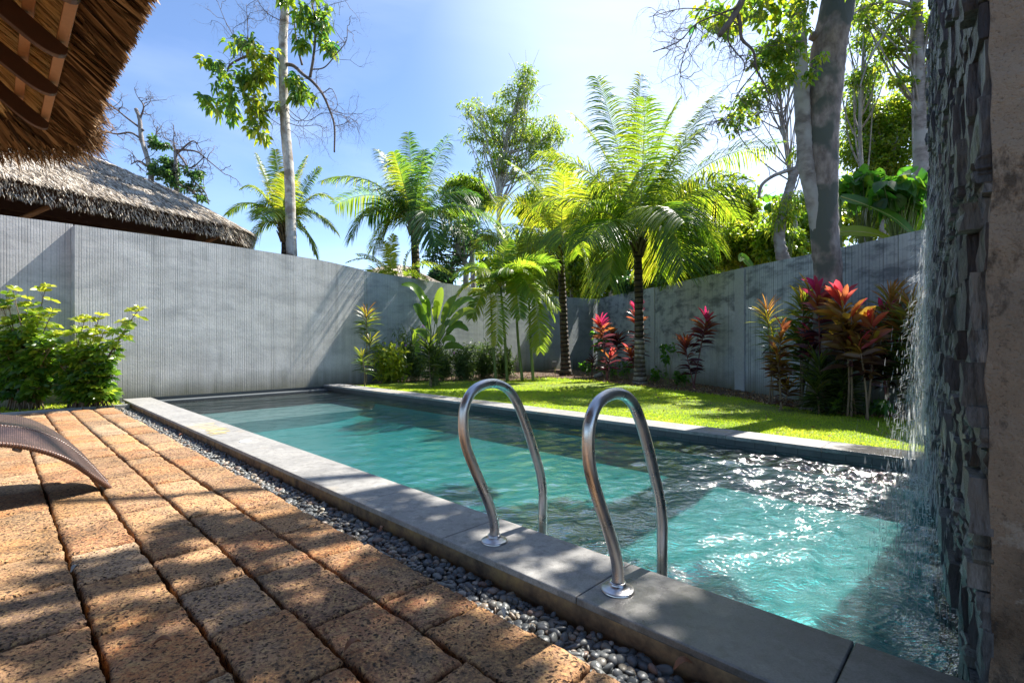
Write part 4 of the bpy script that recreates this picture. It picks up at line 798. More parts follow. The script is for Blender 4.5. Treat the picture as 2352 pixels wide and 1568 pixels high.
def pavilion():
    R = Roof((0, 0), DX, NX, 5.50, .45, 9.5, 6.2, .85, 2.42, .72, .34); rng = np.random.default_rng(8)
    c = R.W(R.c, np.array(0.0)); t = thing('thatched_pavilion', c, 'thatched roof with exposed rafters overhanging the deck at top left, seen from below', 'pavilion')
    R.shell(.30, .10).build('roof_deck', M['thatch_brown'], t)
    # underside: fans of palm leaf
    mb = MB(); n = 2600; P = sample_roof(R, rng, n, .12, 3.0, 0.2, 5.4, -2.9, .5); G = R.grad(P); d0 = R.dist(P)
    for k in range(15):
        a = rng.uniform(-.30, .30, n)+rng.normal(size=n)*.05+np.sin(P[:, 0]*5)*.25; g2 = np.stack([G[:, 0]*np.cos(a)-G[:, 1]*np.sin(a), G[:, 0]*np.sin(a)+G[:, 1]*np.cos(a)], -1)
        L = np.minimum(rng.uniform(.35, .62, n), d0*.95); tt = np.linspace(0, 1, 4); st = P+rng.normal(size=(n, 2))*.02; pp = st[:, None, :]+g2[:, None, :]*(L[:, None]*tt)[..., None]
        dd = R.dist(pp); z = R.ze+R.tan*dd+.125-rng.uniform(.0, .03, n)[:, None]-.01*np.sin(tt*PI)-.012*tt[None]*rng.random((n, 1)); Wp = R.W(pp, z)
        side = np.stack([-g2[:, 1], g2[:, 0]], -1); S = nrm(np.stack([R.e[0]*side[:, 0]+R.m[0]*side[:, 1], R.e[1]*side[:, 0]+R.m[1]*side[:, 1], rng.normal(size=n)*.5], -1))
        ribbons(mb, Wp, rng.uniform(.003, .008, n)[:, None]*np.array([.7, 1, .9, .25]), S, np.clip(.80+.5*rng.normal(size=n)*.5+.25*np.sin(P[:, 1]*18), 0, 1))
    mb.build('palm_leaf_thatch', M['thatch_gold'], t)
    # shaggy dark eave
    mb = MB(); n = 9000; P = sample_roof(R, rng, n, -.02, .21, 0.2, 5.5, -3.2, .6); G = R.grad(P); d0 = R.dist(P)
    a = rng.normal(size=n)*.20+.25*np.sin(P[:, 0]*9+P[:, 1]*4); g2 = np.stack([G[:, 0]*np.cos(a)-G[:, 1]*np.sin(a), G[:, 0]*np.sin(a)+G[:, 1]*np.cos(a)], -1)
    L = np.minimum(rng.uniform(.10, .34, n), np.maximum(d0, 0)+.035); tt = np.linspace(0, 1, 4); pp = P[:, None, :]+g2[:, None, :]*(L[:, None]*tt)[..., None]
    end = np.clip((.10-d0)/.10, 0, 1); hgt = rng.uniform(.0, 1, n)*.34*end; z = R.ze+.12+R.tan*R.dist(pp)+hgt[:, None]-rng.uniform(0, .06, n)[:, None]-.03*tt*rng.random((n, 1))
    side = np.stack([-g2[:, 1], g2[:, 0]], -1); S = nrm(np.stack([R.e[0]*side[:, 0]+R.m[0]*side[:, 1], R.e[1]*side[:, 0]+R.m[1]*side[:, 1], rng.normal(size=n)*.6], -1))
    ribbons(mb, R.W(pp, z), rng.uniform(.007, .019, n)[:, None]*np.array([.7, 1, .9, .2]), S, np.clip(.48+.42*rng.normal(size=n)+.25*end*rng.random(n), 0, 1))
    mb.build('eave_fringe', M['thatch_brown'], t)
    # fine brown hairs at the very edge
    mb = MB(); ol = R.outline(-.04, 40); ol = ol[(ol[:, 0] > 0) & (ol[:, 1] > -3.4)]; n = 6000; i = rng.integers(0, len(ol)-1, n); f = rng.random(n)[:, None]
    lo = np.linalg.norm(ol[i+1]-ol[i], axis=1) < 12; P = (ol[i]*(1-f)+ol[i+1]*f)[lo]; n = len(P); P += rng.normal(size=(n, 2))*.035; G = R.grad(P)
    P3 = R.W(P, R.ze+.02+rng.uniform(-.02, .40, n)); d = np.stack([R.e[0]*G[:, 0]+R.m[0]*G[:, 1], R.e[1]*G[:, 0]+R.m[1]*G[:, 1], -.5+rng.normal(size=n)*.5], -1)+rng.normal(size=(n, 3))*.35
    leaves(mb, P3, d, rng.uniform(.03, .12, n), rng.uniform(.004, .012, n), rng, .3, rng.uniform(.2, .9, n), 'grass', 0); mb.build('eave_bristles', M['thatch_brown'], t)
    # rafters
    inn = lambda s, n, dz=0: sn(s, n, R.ze+R.tan*(.45-n)+.02+dz)
    for k, s in enumerate([1.75, 2.32, 2.9, 3.5, 4.08, 4.78]):
        mb = MB(); n1 = .27; n0 = -2.6; h = .058; pts = []
        # profile with a rounded nose
        ns = np.concatenate([np.linspace(n0, n1-.16, 8), n1-.16+.16*np.sin(np.linspace(.15, 1, 7)*PI/2)]); fr = np.concatenate([np.ones(8), np.cos(np.linspace(.15, 1, 7)*PI/2)*.9+.1])
        V = []; ds = 0 if s < 4.6 else .0
        for n_, q in zip(ns, fr):
            sc = s if s < 4.6 else s+(n_-n1)*.35
            top = inn(sc, n_, -.035)[2]; bot = top-2*h*q
            for w in (-.023, .023):
                V += [sn(sc+w, n_, top), sn(sc+w, n_, bot)]
        K = len(ns); Q = []
        for i in range(K-1):
            a = 4*i; b = a+4; Q += [[a, b, b+1, a+1], [a+2, a+3, b+3, b+2], [a+1, b+1, b+3, a+3], [a, a+2, b+2, b]]
        Q += [[0, 1, 3, 2], [4*K-4, 4*K-2, 4*K-1, 4*K-3]]; mb.add(V, Q); bevel(mb.build('rafter', M['wood_dark'], t, smooth=False), .004)
    for n_ in (.25, .12, -.02, -.16, -.30, -.44):
        mb = MB(); z = R.ze+R.tan*(.45-n_)+.012; s1 = 4.95 if n_ > -.3 else 4.6
        box(mb, sn((.2+s1)/2, n_, z), sn((s1-.2)/2, 0), sn(0, .024), (0, 0, .012)); bevel(mb.build('batten', M['wood_light'], t, smooth=False), .004)
    mb = MB(); box(mb, sn(4.88, -1.2, R.ze+.2), sn(.03, 0), sn(.0, 1.4), (0, 0, .05)); 
    # posts out of view that carry it
    for s, n in ((4.4, -2.2), (-1.5, -2.2)):
        mb = MB(); tube(mb, [sn(s, n, -.12), sn(s, n, R.ze+R.tan*(.52-n)+.05)], .09, 12); mb.build('post', M['wood_dark'], t)
pavilion()
def thatch_top(mb, R, rng, n, L0, L1, w0, w1, lift, **k):
    P = sample_roof(R, rng, n, .0, R.mx, **k); G = R.grad(P); d0 = R.dist(P); a = rng.normal(size=n)*.35
    g2 = np.stack([G[:, 0]*np.cos(a)-G[:, 1]*np.sin(a), G[:, 0]*np.sin(a)+G[:, 1]*np.cos(a)], -1); L = rng.uniform(L0, L1, n); tt = np.linspace(0, 1, 4)
    pp = P[:, None, :]+g2[:, None, :]*(L[:, None]*tt)[..., None]; z = (R.ze+R.th+R.tan*d0)[:, None]-R.tan*L[:, None]*tt*rng.uniform(.75, 1.0, n)[:, None]+lift*rng.random((n, 1))+.02-.06*L[:, None]*tt**2
    side = np.stack([-g2[:, 1], g2[:, 0]], -1); S = nrm(np.stack([R.e[0]*side[:, 0]+R.m[0]*side[:, 1], R.e[1]*side[:, 0]+R.m[1]*side[:, 1], rng.normal(size=n)*.7], -1))
    T = np.array([mnoise.noise(Vector((x*2, y*2, 0))) for x, y in P]); ribbons(mb, R.W(pp, z), rng.uniform(w0, w1, n)[:, None]*np.array([.6, 1, .8, .15]), S, np.clip(.62+.3*T+rng.normal(size=n)*.22, 0, 1))
def eave(mb, R, rng, n, drop, w, a=(None, None), b=(None, None)):
    P = sample_roof(R, rng, n, -.02, .28, a[0], a[1], b[0], b[1]); G = R.grad(P); g2 = G+rng.normal(size=G.shape)*.35; z0 = R.ze+rng.uniform(0.0, 1, n)*R.th+R.tan*R.dist(P)*.8
    P3 = R.W(P, z0); d = np.stack([R.e[0]*g2[:, 0]+R.m[0]*g2[:, 1], R.e[1]*g2[:, 0]+R.m[1]*g2[:, 1], -1.1+0*z0], -1); leaves(mb, P3, d, rng.uniform(.4, 1, n)*drop, rng.uniform(.5, 1, n)*w, rng, .3, rng.uniform(.45, 1, n), 'leaf', .2)
def house():
    e = np.array([.47, .883]); m = np.array([.883, -.47]); R = Roof((0, 0), e, m, 9.15, -12.05, 13.5, 10.5, 1.9, 3.62, .555, .30); rng = np.random.default_rng(21)
    c = R.W(R.c, np.array(0.0)); t = thing('thatched_house', c, 'villa with a broad pale grey thatched roof behind the wall at left', 'house')
    R.shell(.26, 0.0).build('roof_deck', M['thatch_brown'], t)
    mb = MB(); thatch_top(mb, R, rng, 80000, .12, .30, .005, .015, .045, amin=-3, bmin=-17.2); mb.build('thatch', M['thatch_pale'], t)
    mb = MB(); eave(mb, R, rng, 26000, .15, .020, (-3, None), (-17.3, None)); mb.build('eave_fringe', M['thatch_pale'], t)
    # timber under the eave
    wz = R.ze
    for k, a in enumerate(np.arange(-2.5, 8.6, .62)):
        mb = MB(); b1 = -12.2; b0 = -15.5
        f0 = R.W(np.array([a, b1]), np.array(wz-.01)); f1 = R.W(np.array([a, b0]), np.array(wz+.555*3.45-.14)); d = (f1-f0)/2; u = nrm(np.cross(d, [e[0], e[1], 0])); box(mb, (f0+f1)/2-u*0, d, (e[0]*.035, e[1]*.035, 0), u*.06); mb.build('rafter', M['wood_dark'], t, smooth=False)
    for b in (-12.45, -12.85, -13.3):
        mb = MB(); z = wz+.555*(-12.05-b)-.05; f0 = R.W(np.array([-3., b]), np.array(z)); f1 = R.W(np.array([8.4, b]), np.array(z)); box(mb, (f0+f1)/2, (f1-f0)/2, (m[0]*.04, m[1]*.04, 0), (0, 0, .02)); mb.build('batten', M['wood_light'], t, smooth=False)
    mb = MB(); b = -13.4; f0 = R.W(np.array([-3.5, b]), np.array(3.72)); f1 = R.W(np.array([7.6, b]), np.array(3.72)); box(mb, (f0+f1)/2, (f1-f0)/2, (m[0]*.07, m[1]*.07, 0), (0, 0, .1)); mb.build('beam', M['wood_dark'], t, smooth=False)
    for a in (-2.4, .6, 3.6, 6.9):
        mb = MB(); q = R.W(np.array([a, -13.4]), np.array(0.)); box(mb, (q[0], q[1], 1.8), (e[0]*.08, e[1]*.08, 0), (m[0]*.08, m[1]*.08, 0), (0, 0, 1.95)); mb.build('post', M['wood_dark'], t, smooth=False)
        mb = MB(); f0 = R.W(np.array([a+.1, -13.4]), np.array(3.05)); f1 = R.W(np.array([a+.9, -12.6]), np.array(3.75)); tube(mb, [f0, f1], .05, 6); mb.build('brace', M['wood_light'], t)
    mb = MB(); f0 = R.W(np.array([-3.5, -14.6]), np.array(1.9)); f1 = R.W(np.array([7.0, -14.6]), np.array(1.9)); box(mb, (f0+f1)/2, (f1-f0)/2, (m[0]*.08, m[1]*.08, 0), (0, 0, 2.0)); mb.build('wall', M['wood_dark'], t, smooth=False)
    # small far roof
    R = Roof((at(960, 640, 27)[0]-2.5, 26), (1, 0), (0, -1), 5.4, 1.5, 9, 8, 1.8, 2.9, .55, .3)
    c = R.W(R.c, np.array(0.0)); t = thing('thatched_house', c, 'small pale thatched roof far behind the wall, beside the yellow-green feathery palm', 'house')
    R.shell(.3).build('roof_deck', M['thatch_pale'], t); mb = MB(); thatch_top(mb, R, rng, 7000, .3, .6, .02, .05, .05, bmin=-3.5); eave(mb, R, rng, 1500, .4, .05); mb.build('thatch', M['thatch_pale'], t)
    mb = MB(); box(mb, (c[0], c[1], 1.7), (3.2, 0, 0), (0, 2.6, 0), (0, 0, 1.8)); mb.build('wall', M['wood_dark'], t, smooth=False)
house()
#VEG
# ------------------------------------------------------------------ plants
def bez(a, b, c, n):
    t = np.linspace(0, 1, n)[:, None]; return (1-t)**2*a+2*t*(1-t)*b+t*t*c
def frond(mbL, mbR, c, ctrl, tip, rng, n=64, lmax=.75, w=.022, hang=.45, t0=.16, rw=.016, T0=.5, K=5, fwd=.42, tv=.25):
    P = bez(c, ctrl, tip, 40); L = np.concatenate([[0], np.cumsum(np.linalg.norm(np.diff(P, axis=0), axis=1))])
    tube(mbR, P, rw*(1-.88*np.linspace(0, 1, 40)), 5)
    u = np.linspace(t0, 1, n)*L[-1]; p = np.stack([np.interp(u, L, P[:, k]) for k in range(3)], -1); tg = np.gradient(P, axis=0); tg = nrm(np.stack([np.interp(u, L, tg[:, k]) for k in range(3)], -1))
    ref = np.cross(nrm(tip-c), [0, 0, 1.]); ref = ref if np.linalg.norm(ref) > .25 else np.array([1., .2, 0]); ref = nrm(ref)
    roll = rng.normal()*.35; f = np.linspace(0, 1, n); prof = np.clip(np.sin(PI*(.14+.80*f**.85)), .12, 1)**.7
    for sg in (-1, 1):
        side = nrm(ref-tg*(tg@ref)[:, None])*sg; upv = nrm(np.cross(tg, side)*sg*(1)); upv = upv*np.sign(upv[:, 2:3]+1e-6)
        side = side*math.cos(roll)+upv*math.sin(roll)*sg
        a = (fwd+.5*f)[:, None]; d = nrm(side+tg*a*.8+upv*.25+rng.normal(size=(n, 3))*.06); ll = lmax*prof*rng.uniform(.85, 1.08, n)
        tt = np.linspace(0, 1, K); Q = p[:, None, :]+d[:, None, :]*(ll[:, None]*tt)[..., None]; Q[..., 2] -= hang*ll[:, None]*tt**2*rng.uniform(.6, 1.3, n)[:, None]
        S = nrm(np.cross(d, upv)+rng.normal(size=(n, 3))*.22); W = w*rng.uniform(.8, 1.15, n)[:, None]*(np.array([.55, 1, .95, .7, .08]) if K == 5 else np.interp(tt, [0, .3, .7, 1], [.5, 1, .8, .08]))
        ribbons(mbL, Q, W*.5, S, np.clip(T0+rng.normal()*tv*.7+rng.normal(size=n)*.10+.35*(rng.random(n) < .07), 0, 1), .35)
def palm(name, label, cat, base, crown, specs, Y, rng, trunk_r, mat='lf_palm', group=None, lmax=.75, w=.032, n=64, extra=8, Lx=3.0, hang=.5, trunk_pts=None, T0=.5, tm='bark_palm', boots=True, pale=False):
    b = np.array(base); c = at(*crown, Y); t = thing(name, b, label, cat, group)
    mb = MB(); pts = [b, b+(c-b)*.25+np.array([0, 0, 0])] if trunk_pts is None else [at(x, y, Y) for x, y in trunk_pts]
    if trunk_pts is None: pts = [b, b*.7+c*.3, b*.35+c*.65, c-np.array([0, 0, .42])]
    Pp = smooth_path(pts, 14); kk = np.arange(len(Pp)); h = np.linspace(0, 1, len(Pp)); r = trunk_r*(1.0+.55*np.exp(-h*11)-.22*h)*(1+.035*np.sin(kk*1.9))
    if name == 'coconut_palm' and pale:
        q = int(len(Pp)*.36); tube(mb, Pp[:q+1], r[:q+1]*1.06, 16, wob=.03, rng=rng); mb.build('trunk_foot', M['bark_palm_pale'], t); mb = MB(); tube(mb, Pp[q:], r[q:], 14, wob=.03, rng=rng)
    else: tube(mb, Pp, r, 14, wob=.03, rng=rng)
    mb.build('trunk', M[tm], t)
    top = Pp[-1]
    if boots:
        mb = MB()
        for k in range(26):
            a = k*2.4; zz = k/26*.45; q = top+np.array([math.cos(a), math.sin(a), 0])*trunk_r*.75+np.array([0, 0, -.12+zz]); d = np.array([math.cos(a)*.35, math.sin(a)*.35, 1])
            tube(mb, [q, q+d*.16, q+d*.34+np.array([math.cos(a), math.sin(a), 0])*.03], [.05*trunk_r/.15, .042*trunk_r/.15, .014], 5)
        mb.build('leaf_bases', M['stem_brown'], t)
    L, R_ = MB(), MB(); k = Y/F
    for s in specs:
        ct = at(s[0], s[1], Y+s[4]*.55); tp = at(s[2], s[3], Y+s[4]); frond(L, R_, c+rng.normal(size=3)*.04-np.array([0, 0, .15]), ct, tp, rng, n=n, lmax=lmax*(s[5] if len(s) > 5 else 1), w=w, hang=hang, T0=T0)
    for i in range(extra):
        az = rng.uniform(0, 2*PI); el = rng.uniform(.2, 1.2); l = Lx*rng.uniform(.7, 1); d = np.array([math.cos(az), math.sin(az), 0]); tp = c+d*l*math.cos(el)*1.0+np.array([0, 0, l*(math.sin(el)*.75-.45)]); ct = c+d*l*.4*math.cos(el)+np.array([0, 0, l*.55*math.sin(el)+.25])
        frond(L, R_, c-np.array([0, 0, .15]), ct, tp, rng, n=n, lmax=lmax, w=w, hang=hang, T0=T0-.1)
    L.build('fronds', M[mat], t); R_.build('frond_stalks', M['petiole'], t); return t
def palms():
    r = np.random.default_rng(31); g0 = -.07
    palm('coconut_palm', 'tall coconut palm standing in the lawn, its ringed trunk pale at the foot', 'palm', gnd(1470, 880, g0), (1465, 540), [
        (1440, 380, 1372, 180, .2, 1.1), (1462, 330, 1472, 172, 1.4, .9), (1478, 360, 1482, 228, -1.0, 1.15), (1550, 330, 1642, 222, .3), (1600, 330, 1785, 335, .1), (1585, 390, 1712, 420, -.9, 1.1), (1575, 400, 1650, 570, -.4), (1540, 430, 1570, 620, -1.1),
        (1375, 360, 1238, 352, -.2), (1370, 420, 1305, 560, -.5), (1350, 420, 1228, 470, .6), (1420, 430, 1400, 650, -.8), (1510, 300, 1560, 230, 1.0), (1410, 340, 1312, 262, .9), (1600, 380, 1690, 500, .8), (1500, 420, 1510, 620, .8), (1540, 330, 1610, 300, -.8, 1.1)], 12.4, r, .125, 'lf_palm', 'coconut palms around the garden', 1.02, .031, 92, 2, 3.0, .6, T0=.5, pale=True)
    palm('coconut_palm', 'dark-trunked coconut palm with a red-brown foot against the far wall corner', 'palm', gnd(1300, 862, g0), (1286, 545), [
        (1225, 430, 1118, 478, 0), (1195, 480, 1090, 575, -.5), (1250, 420, 1168, 372, .6), (1290, 420, 1262, 345, .5), (1330, 430, 1388, 390, .4), (1350, 470, 1410, 575, -.3), (1320, 480, 1352, 650, -.6), (1235, 500, 1165, 640, -.4), (1270, 500, 1225, 660, -1), (1290, 440, 1300, 380, -1.2, 1.1), (1330, 440, 1400, 470, -1.1)], 16.3, r, .14, 'lf_palm', 'coconut palms around the garden', .92, .031, 84, 2, 2.6, .5, T0=.6)
    palm('coconut_palm', 'coconut palm with arching fronds behind the end wall, right of the white-trunked tree', 'palm', at(962, 800, 15.3)*[1, 1, 0], (952, 505), [
        (870, 375, 742, 415, 0), (840, 430, 808, 545, -.6), (885, 410, 770, 470, .8), (915, 390, 868, 345, .3), (945, 390, 938, 305, .6), (985, 390, 1030, 312, -.2, 1.1), (1020, 410, 1098, 452, .2), (1000, 440, 1070, 540, -.4), (900, 450, 856, 575, .2), (1050, 430, 1165, 530, -.3), (965, 430, 1000, 560, -1), (930, 420, 905, 350, -.8), (960, 400, 975, 345, 1)], 15.3, r, .15, 'lf_palm_cool', 'coconut palms around the garden', .82, .030, 92, 2, 2.6, .6, T0=.42)
    palm('coconut_palm', 'coconut palm with yellowing fronds, half hidden by the tall pale tree trunk', 'palm', at(652, 800, 15.2)*[1, 1, 0], (655, 520), [
        (590, 430, 524, 492, 0, .9), (620, 430, 588, 352, .4, .6), (645, 430, 632, 345, .3, .8), (690, 430, 736, 385, .2, .7), (700, 440, 768, 530, -.2), (610, 470, 572, 575, -.4), (690, 480, 722, 580, -.5), (670, 430, 705, 360, .6, .7), (600, 410, 560, 430, -.6), (650, 440, 660, 400, -1), (710, 420, 760, 455, .6)], 15.2, r, .13, 'lf_palm_cool', 'coconut palms around the garden', .66, .030, 80, 3, 2.2, .5, T0=.62)
    # small dark pandan-like palm
    palm('pandanus_tree', 'dark drooping strap-leaved palm just left of the middle coconut palm', 'palm', at(1112, 800, 22)*[1, 1, 0], (1105, 560), [
        (1080, 500, 1060, 560, 0), (1120, 490, 1140, 560, -.5), (1090, 540, 1075, 640, 0), (1115, 530, 1130, 650, -.3), (1100, 500, 1098, 450, 0), (1130, 510, 1165, 590, 0), (1085, 510, 1050, 600, .4)], 22, r, .13, 'lf_cool', None, .55, .05, 34, 8, 1.3, .8, boots=False)
palms()
def cane_palm(label, Y, stems, fronds, rng, mat, lmax, w, n, stem_r, base_z, T0, extra=0):
    b = at(stems[0][0], 800, Y)*[1, 1, 0]+np.array([0, 0, base_z]); t = thing('areca_palm', b, label, 'palm', 'feathery cane palms')
    mb = MB(); tops = []
    for (x0, x1, y1, dy) in stems:
        p0 = at(x0, 800, Y+dy*.3); p0[2] = base_z; p1 = at(x1, y1, Y+dy); tube(mb, smooth_path([p0, p0*.5+p1*.5+rng.normal(size=3)*.03, p1], 10), np.linspace(stem_r*1.15, stem_r*.7, 21), 8); tops.append(p1)
    mb.build('stems', M['stem_green'], t); L, R_ = MB(), MB()
    for i, s in enumerate(fronds):
        c = tops[s[5] if len(s) > 5 else int(rng.integers(len(tops)))]; frond(L, R_, c, at(s[0], s[1], Y+s[4]*.5), at(s[2], s[3], Y+s[4]), rng, n=n, lmax=lmax, w=w, hang=.35, t0=.22, rw=.011, T0=T0, fwd=.55)
    for i in range(extra):
        c = tops[int(rng.integers(len(tops)))]; az = rng.uniform(0, 2*PI); l = rng.uniform(.9, 1.5); d = np.array([math.cos(az), math.sin(az), 0]); frond(L, R_, c, c+d*l*.4+np.array([0, 0, l*.6]), c+d*l*.85+np.array([0, 0, l*.25]), rng, n=n, lmax=lmax, w=w, hang=.35, t0=.22, rw=.011, T0=T0, fwd=.55)
    L.build('fronds', M[mat], t); R_.build('frond_stalks', M['petiole'], t)
r_ = np.random.default_rng(77)
cane_palm('feathery cane palm with one frond drooping over its stems, inside the far wall corner', 13.6, [(1165, 1150, 660, 0), (1200, 1185, 640, .2), (1225, 1215, 690, -.1), (1140, 1128, 690, .3)], [
    (1100, 610, 1040, 690, 0, 0), (1120, 560, 1040, 640, .2, 3), (1150, 580, 1172, 552, 0, 0), (1200, 590, 1280, 712, -.2, 1), (1235, 640, 1240, 805, -.3, 2), (1150, 640, 1140, 790, -1.0, 3), (1200, 560, 1238, 640, .2, 1), (1130, 560, 1098, 590, .3, 0), (1210, 610, 1250, 570, .5, 1), (1240, 660, 1270, 730, .1, 2), (1180, 620, 1195, 730, -.7, 1), (1110, 640, 1085, 730, -.3, 3), (1170, 560, 1140, 520, .6, 1), (1190, 600, 1230, 690, -.8, 1), (1160, 620, 1105, 650, -.8, 0), (1140, 600, 1180, 620, -.9, 0)], r_, 'lf_areca', .44, .038, 40, .04, -.07, .48, 14)
cane_palm('yellow-green feathery palm rising behind the end wall in front of the small far roof', 14.9, [(915, 905, 640, 0), (930, 930, 650, .1)], [
    (860, 575, 798, 602, 0, 0), (890, 560, 905, 540, 0, 0), (950, 570, 1036, 628, .1, 1), (880, 590, 822, 585, .3, 0), (925, 570, 965, 560, .2, 1), (930, 610, 980, 640, -.3, 1), (880, 600, 840, 635, -.2, 0), (905, 600, 890, 650, -.4, 0), (900, 580, 868, 548, .4, 0)], r_, 'lf_areca', .36, .036, 32, .04, 0.2, .72)
# ------------------------------------------------------------------ broad-leaved trees
def grow(mb, p, d, L, r, lev, rng, tips, up=.1, curl=.25, kids=3, shrink=.62, seg=5, spread=.9):
    K = 7; P = [p]; dd = nrm(d)
    for k in range(K): dd = nrm(dd+rng.normal(size=3)*curl*.35+np.array([0, 0, up*.2])); P.append(P[-1]+dd*L/K)
    P = np.array(P); tube(mb, P, np.linspace(r, r*.55, K+1), seg, cap=False)
    tips.append(P[-1]); 
    if lev <= 0: return
    for i in range(kids):
        k = int(rng.integers(2, K+1)); f = k/K; nd = nrm(dd+rng.normal(size=3)*spread); grow(mb, P[k], nd, L*shrink*rng.uniform(.7, 1.15), r*(1-.45*f)*.62, lev-1, rng, tips, up, curl, kids, shrink, max(3, seg-1), spread)
def clump(mb, cs, rad_, n, L, w, rng, T=None, droop=.3, prof='leaf', up=.1, outw=None):
    cs = np.asarray(cs); i = rng.integers(0, len(cs), n); off = rdir(rng, n)*(rng.random(n)**.45)[:, None]*np.broadcast_to(rad_, (n,))[:, None]; off[:, 2] *= .75
    p = cs[i]+off; d = nrm(off*.6/np.maximum(np.linalg.norm(off, axis=1, keepdims=True), 1e-4)+rdir(rng, n, up)); tb = rng.random(len(cs))
    leaves(mb, p, d, L*rng.uniform(.7, 1.15, n), w*rng.uniform(.8, 1.15, n), rng, droop, np.clip((.3+.5*tb[i]+rng.normal(size=n)*.1) if T is None else T+rng.normal(size=n)*.12+.2*(tb[i]-.5), 0, 1), prof, .25)
def ell(px, py, rx, ry, Y, n, rng, dy=None, shell=.4):
    v = rdir(rng, n)*(rng.random(n)**shell)[:, None]; k = Y/F; c = at(px, py, Y); return c+v*np.array([rx*k, (rx*k*.8 if dy is None else dy), ry*k])
def tree(name, label, cat, Y, base_px, trunk, r0, crowns, nleaf, L, w, mat, bark, rng, group=None, nb=10, T=None, droop=.35, prof='leaf', crad=.1, nper=12, base_z=-.1, bw=.35):
    """trunk: pixel polyline; crowns: (px,py,rx,ry,n clusters)"""
    b = at(base_px, 800, Y); b[2] = base_z; t = thing(name, b, label, cat, group); mb = MB(); tips = []
    if trunk:
        P = smooth_path([b]+[at(x, y, Y) for x, y in trunk], 8); tube(mb, P, np.linspace(r0, r0*.45, len(P)), 10, wob=.03, rng=rng)
    cs = []
    for c in crowns:
        q = ell(c[0], c[1], c[2], c[3], Y+(c[5] if len(c) > 5 else 0), c[4], rng); cs.append(q)
    cs = np.concatenate(cs)
    if trunk:
        low = P[int(len(P)*.45):]
        for q in cs[:: max(1, len(cs)//nb)]:
            lower = low[low[:, 2] < q[2]+.2]; a = lower[int(rng.integers(len(lower)))] if len(lower) else low[0]; mid = (a+q)/2+rng.normal(size=3)*.12*np.linalg.norm(q-a)+np.array([0, 0, -.08*np.linalg.norm(q-a)]); ll = np.linalg.norm(q-a); tube(mb, bez(a, mid, q, 10), np.linspace(r0*bw, r0*bw*.25, 10), 5, cap=False)
            for _ in range(3):
                e = q+rdir(rng, 1)[0]*ll*.22; tube(mb, bez(a*.35+q*.65, q, e, 6), np.linspace(r0*bw*.3, r0*bw*.1, 6), 4, cap=False)
        mb.build('trunk', M[bark], t)
    lf = MB(); clump(lf, cs, crad*np.ones(nleaf), nleaf, L, w, rng, T, droop, prof); lf.build('crown', M[mat], t); return t, cs
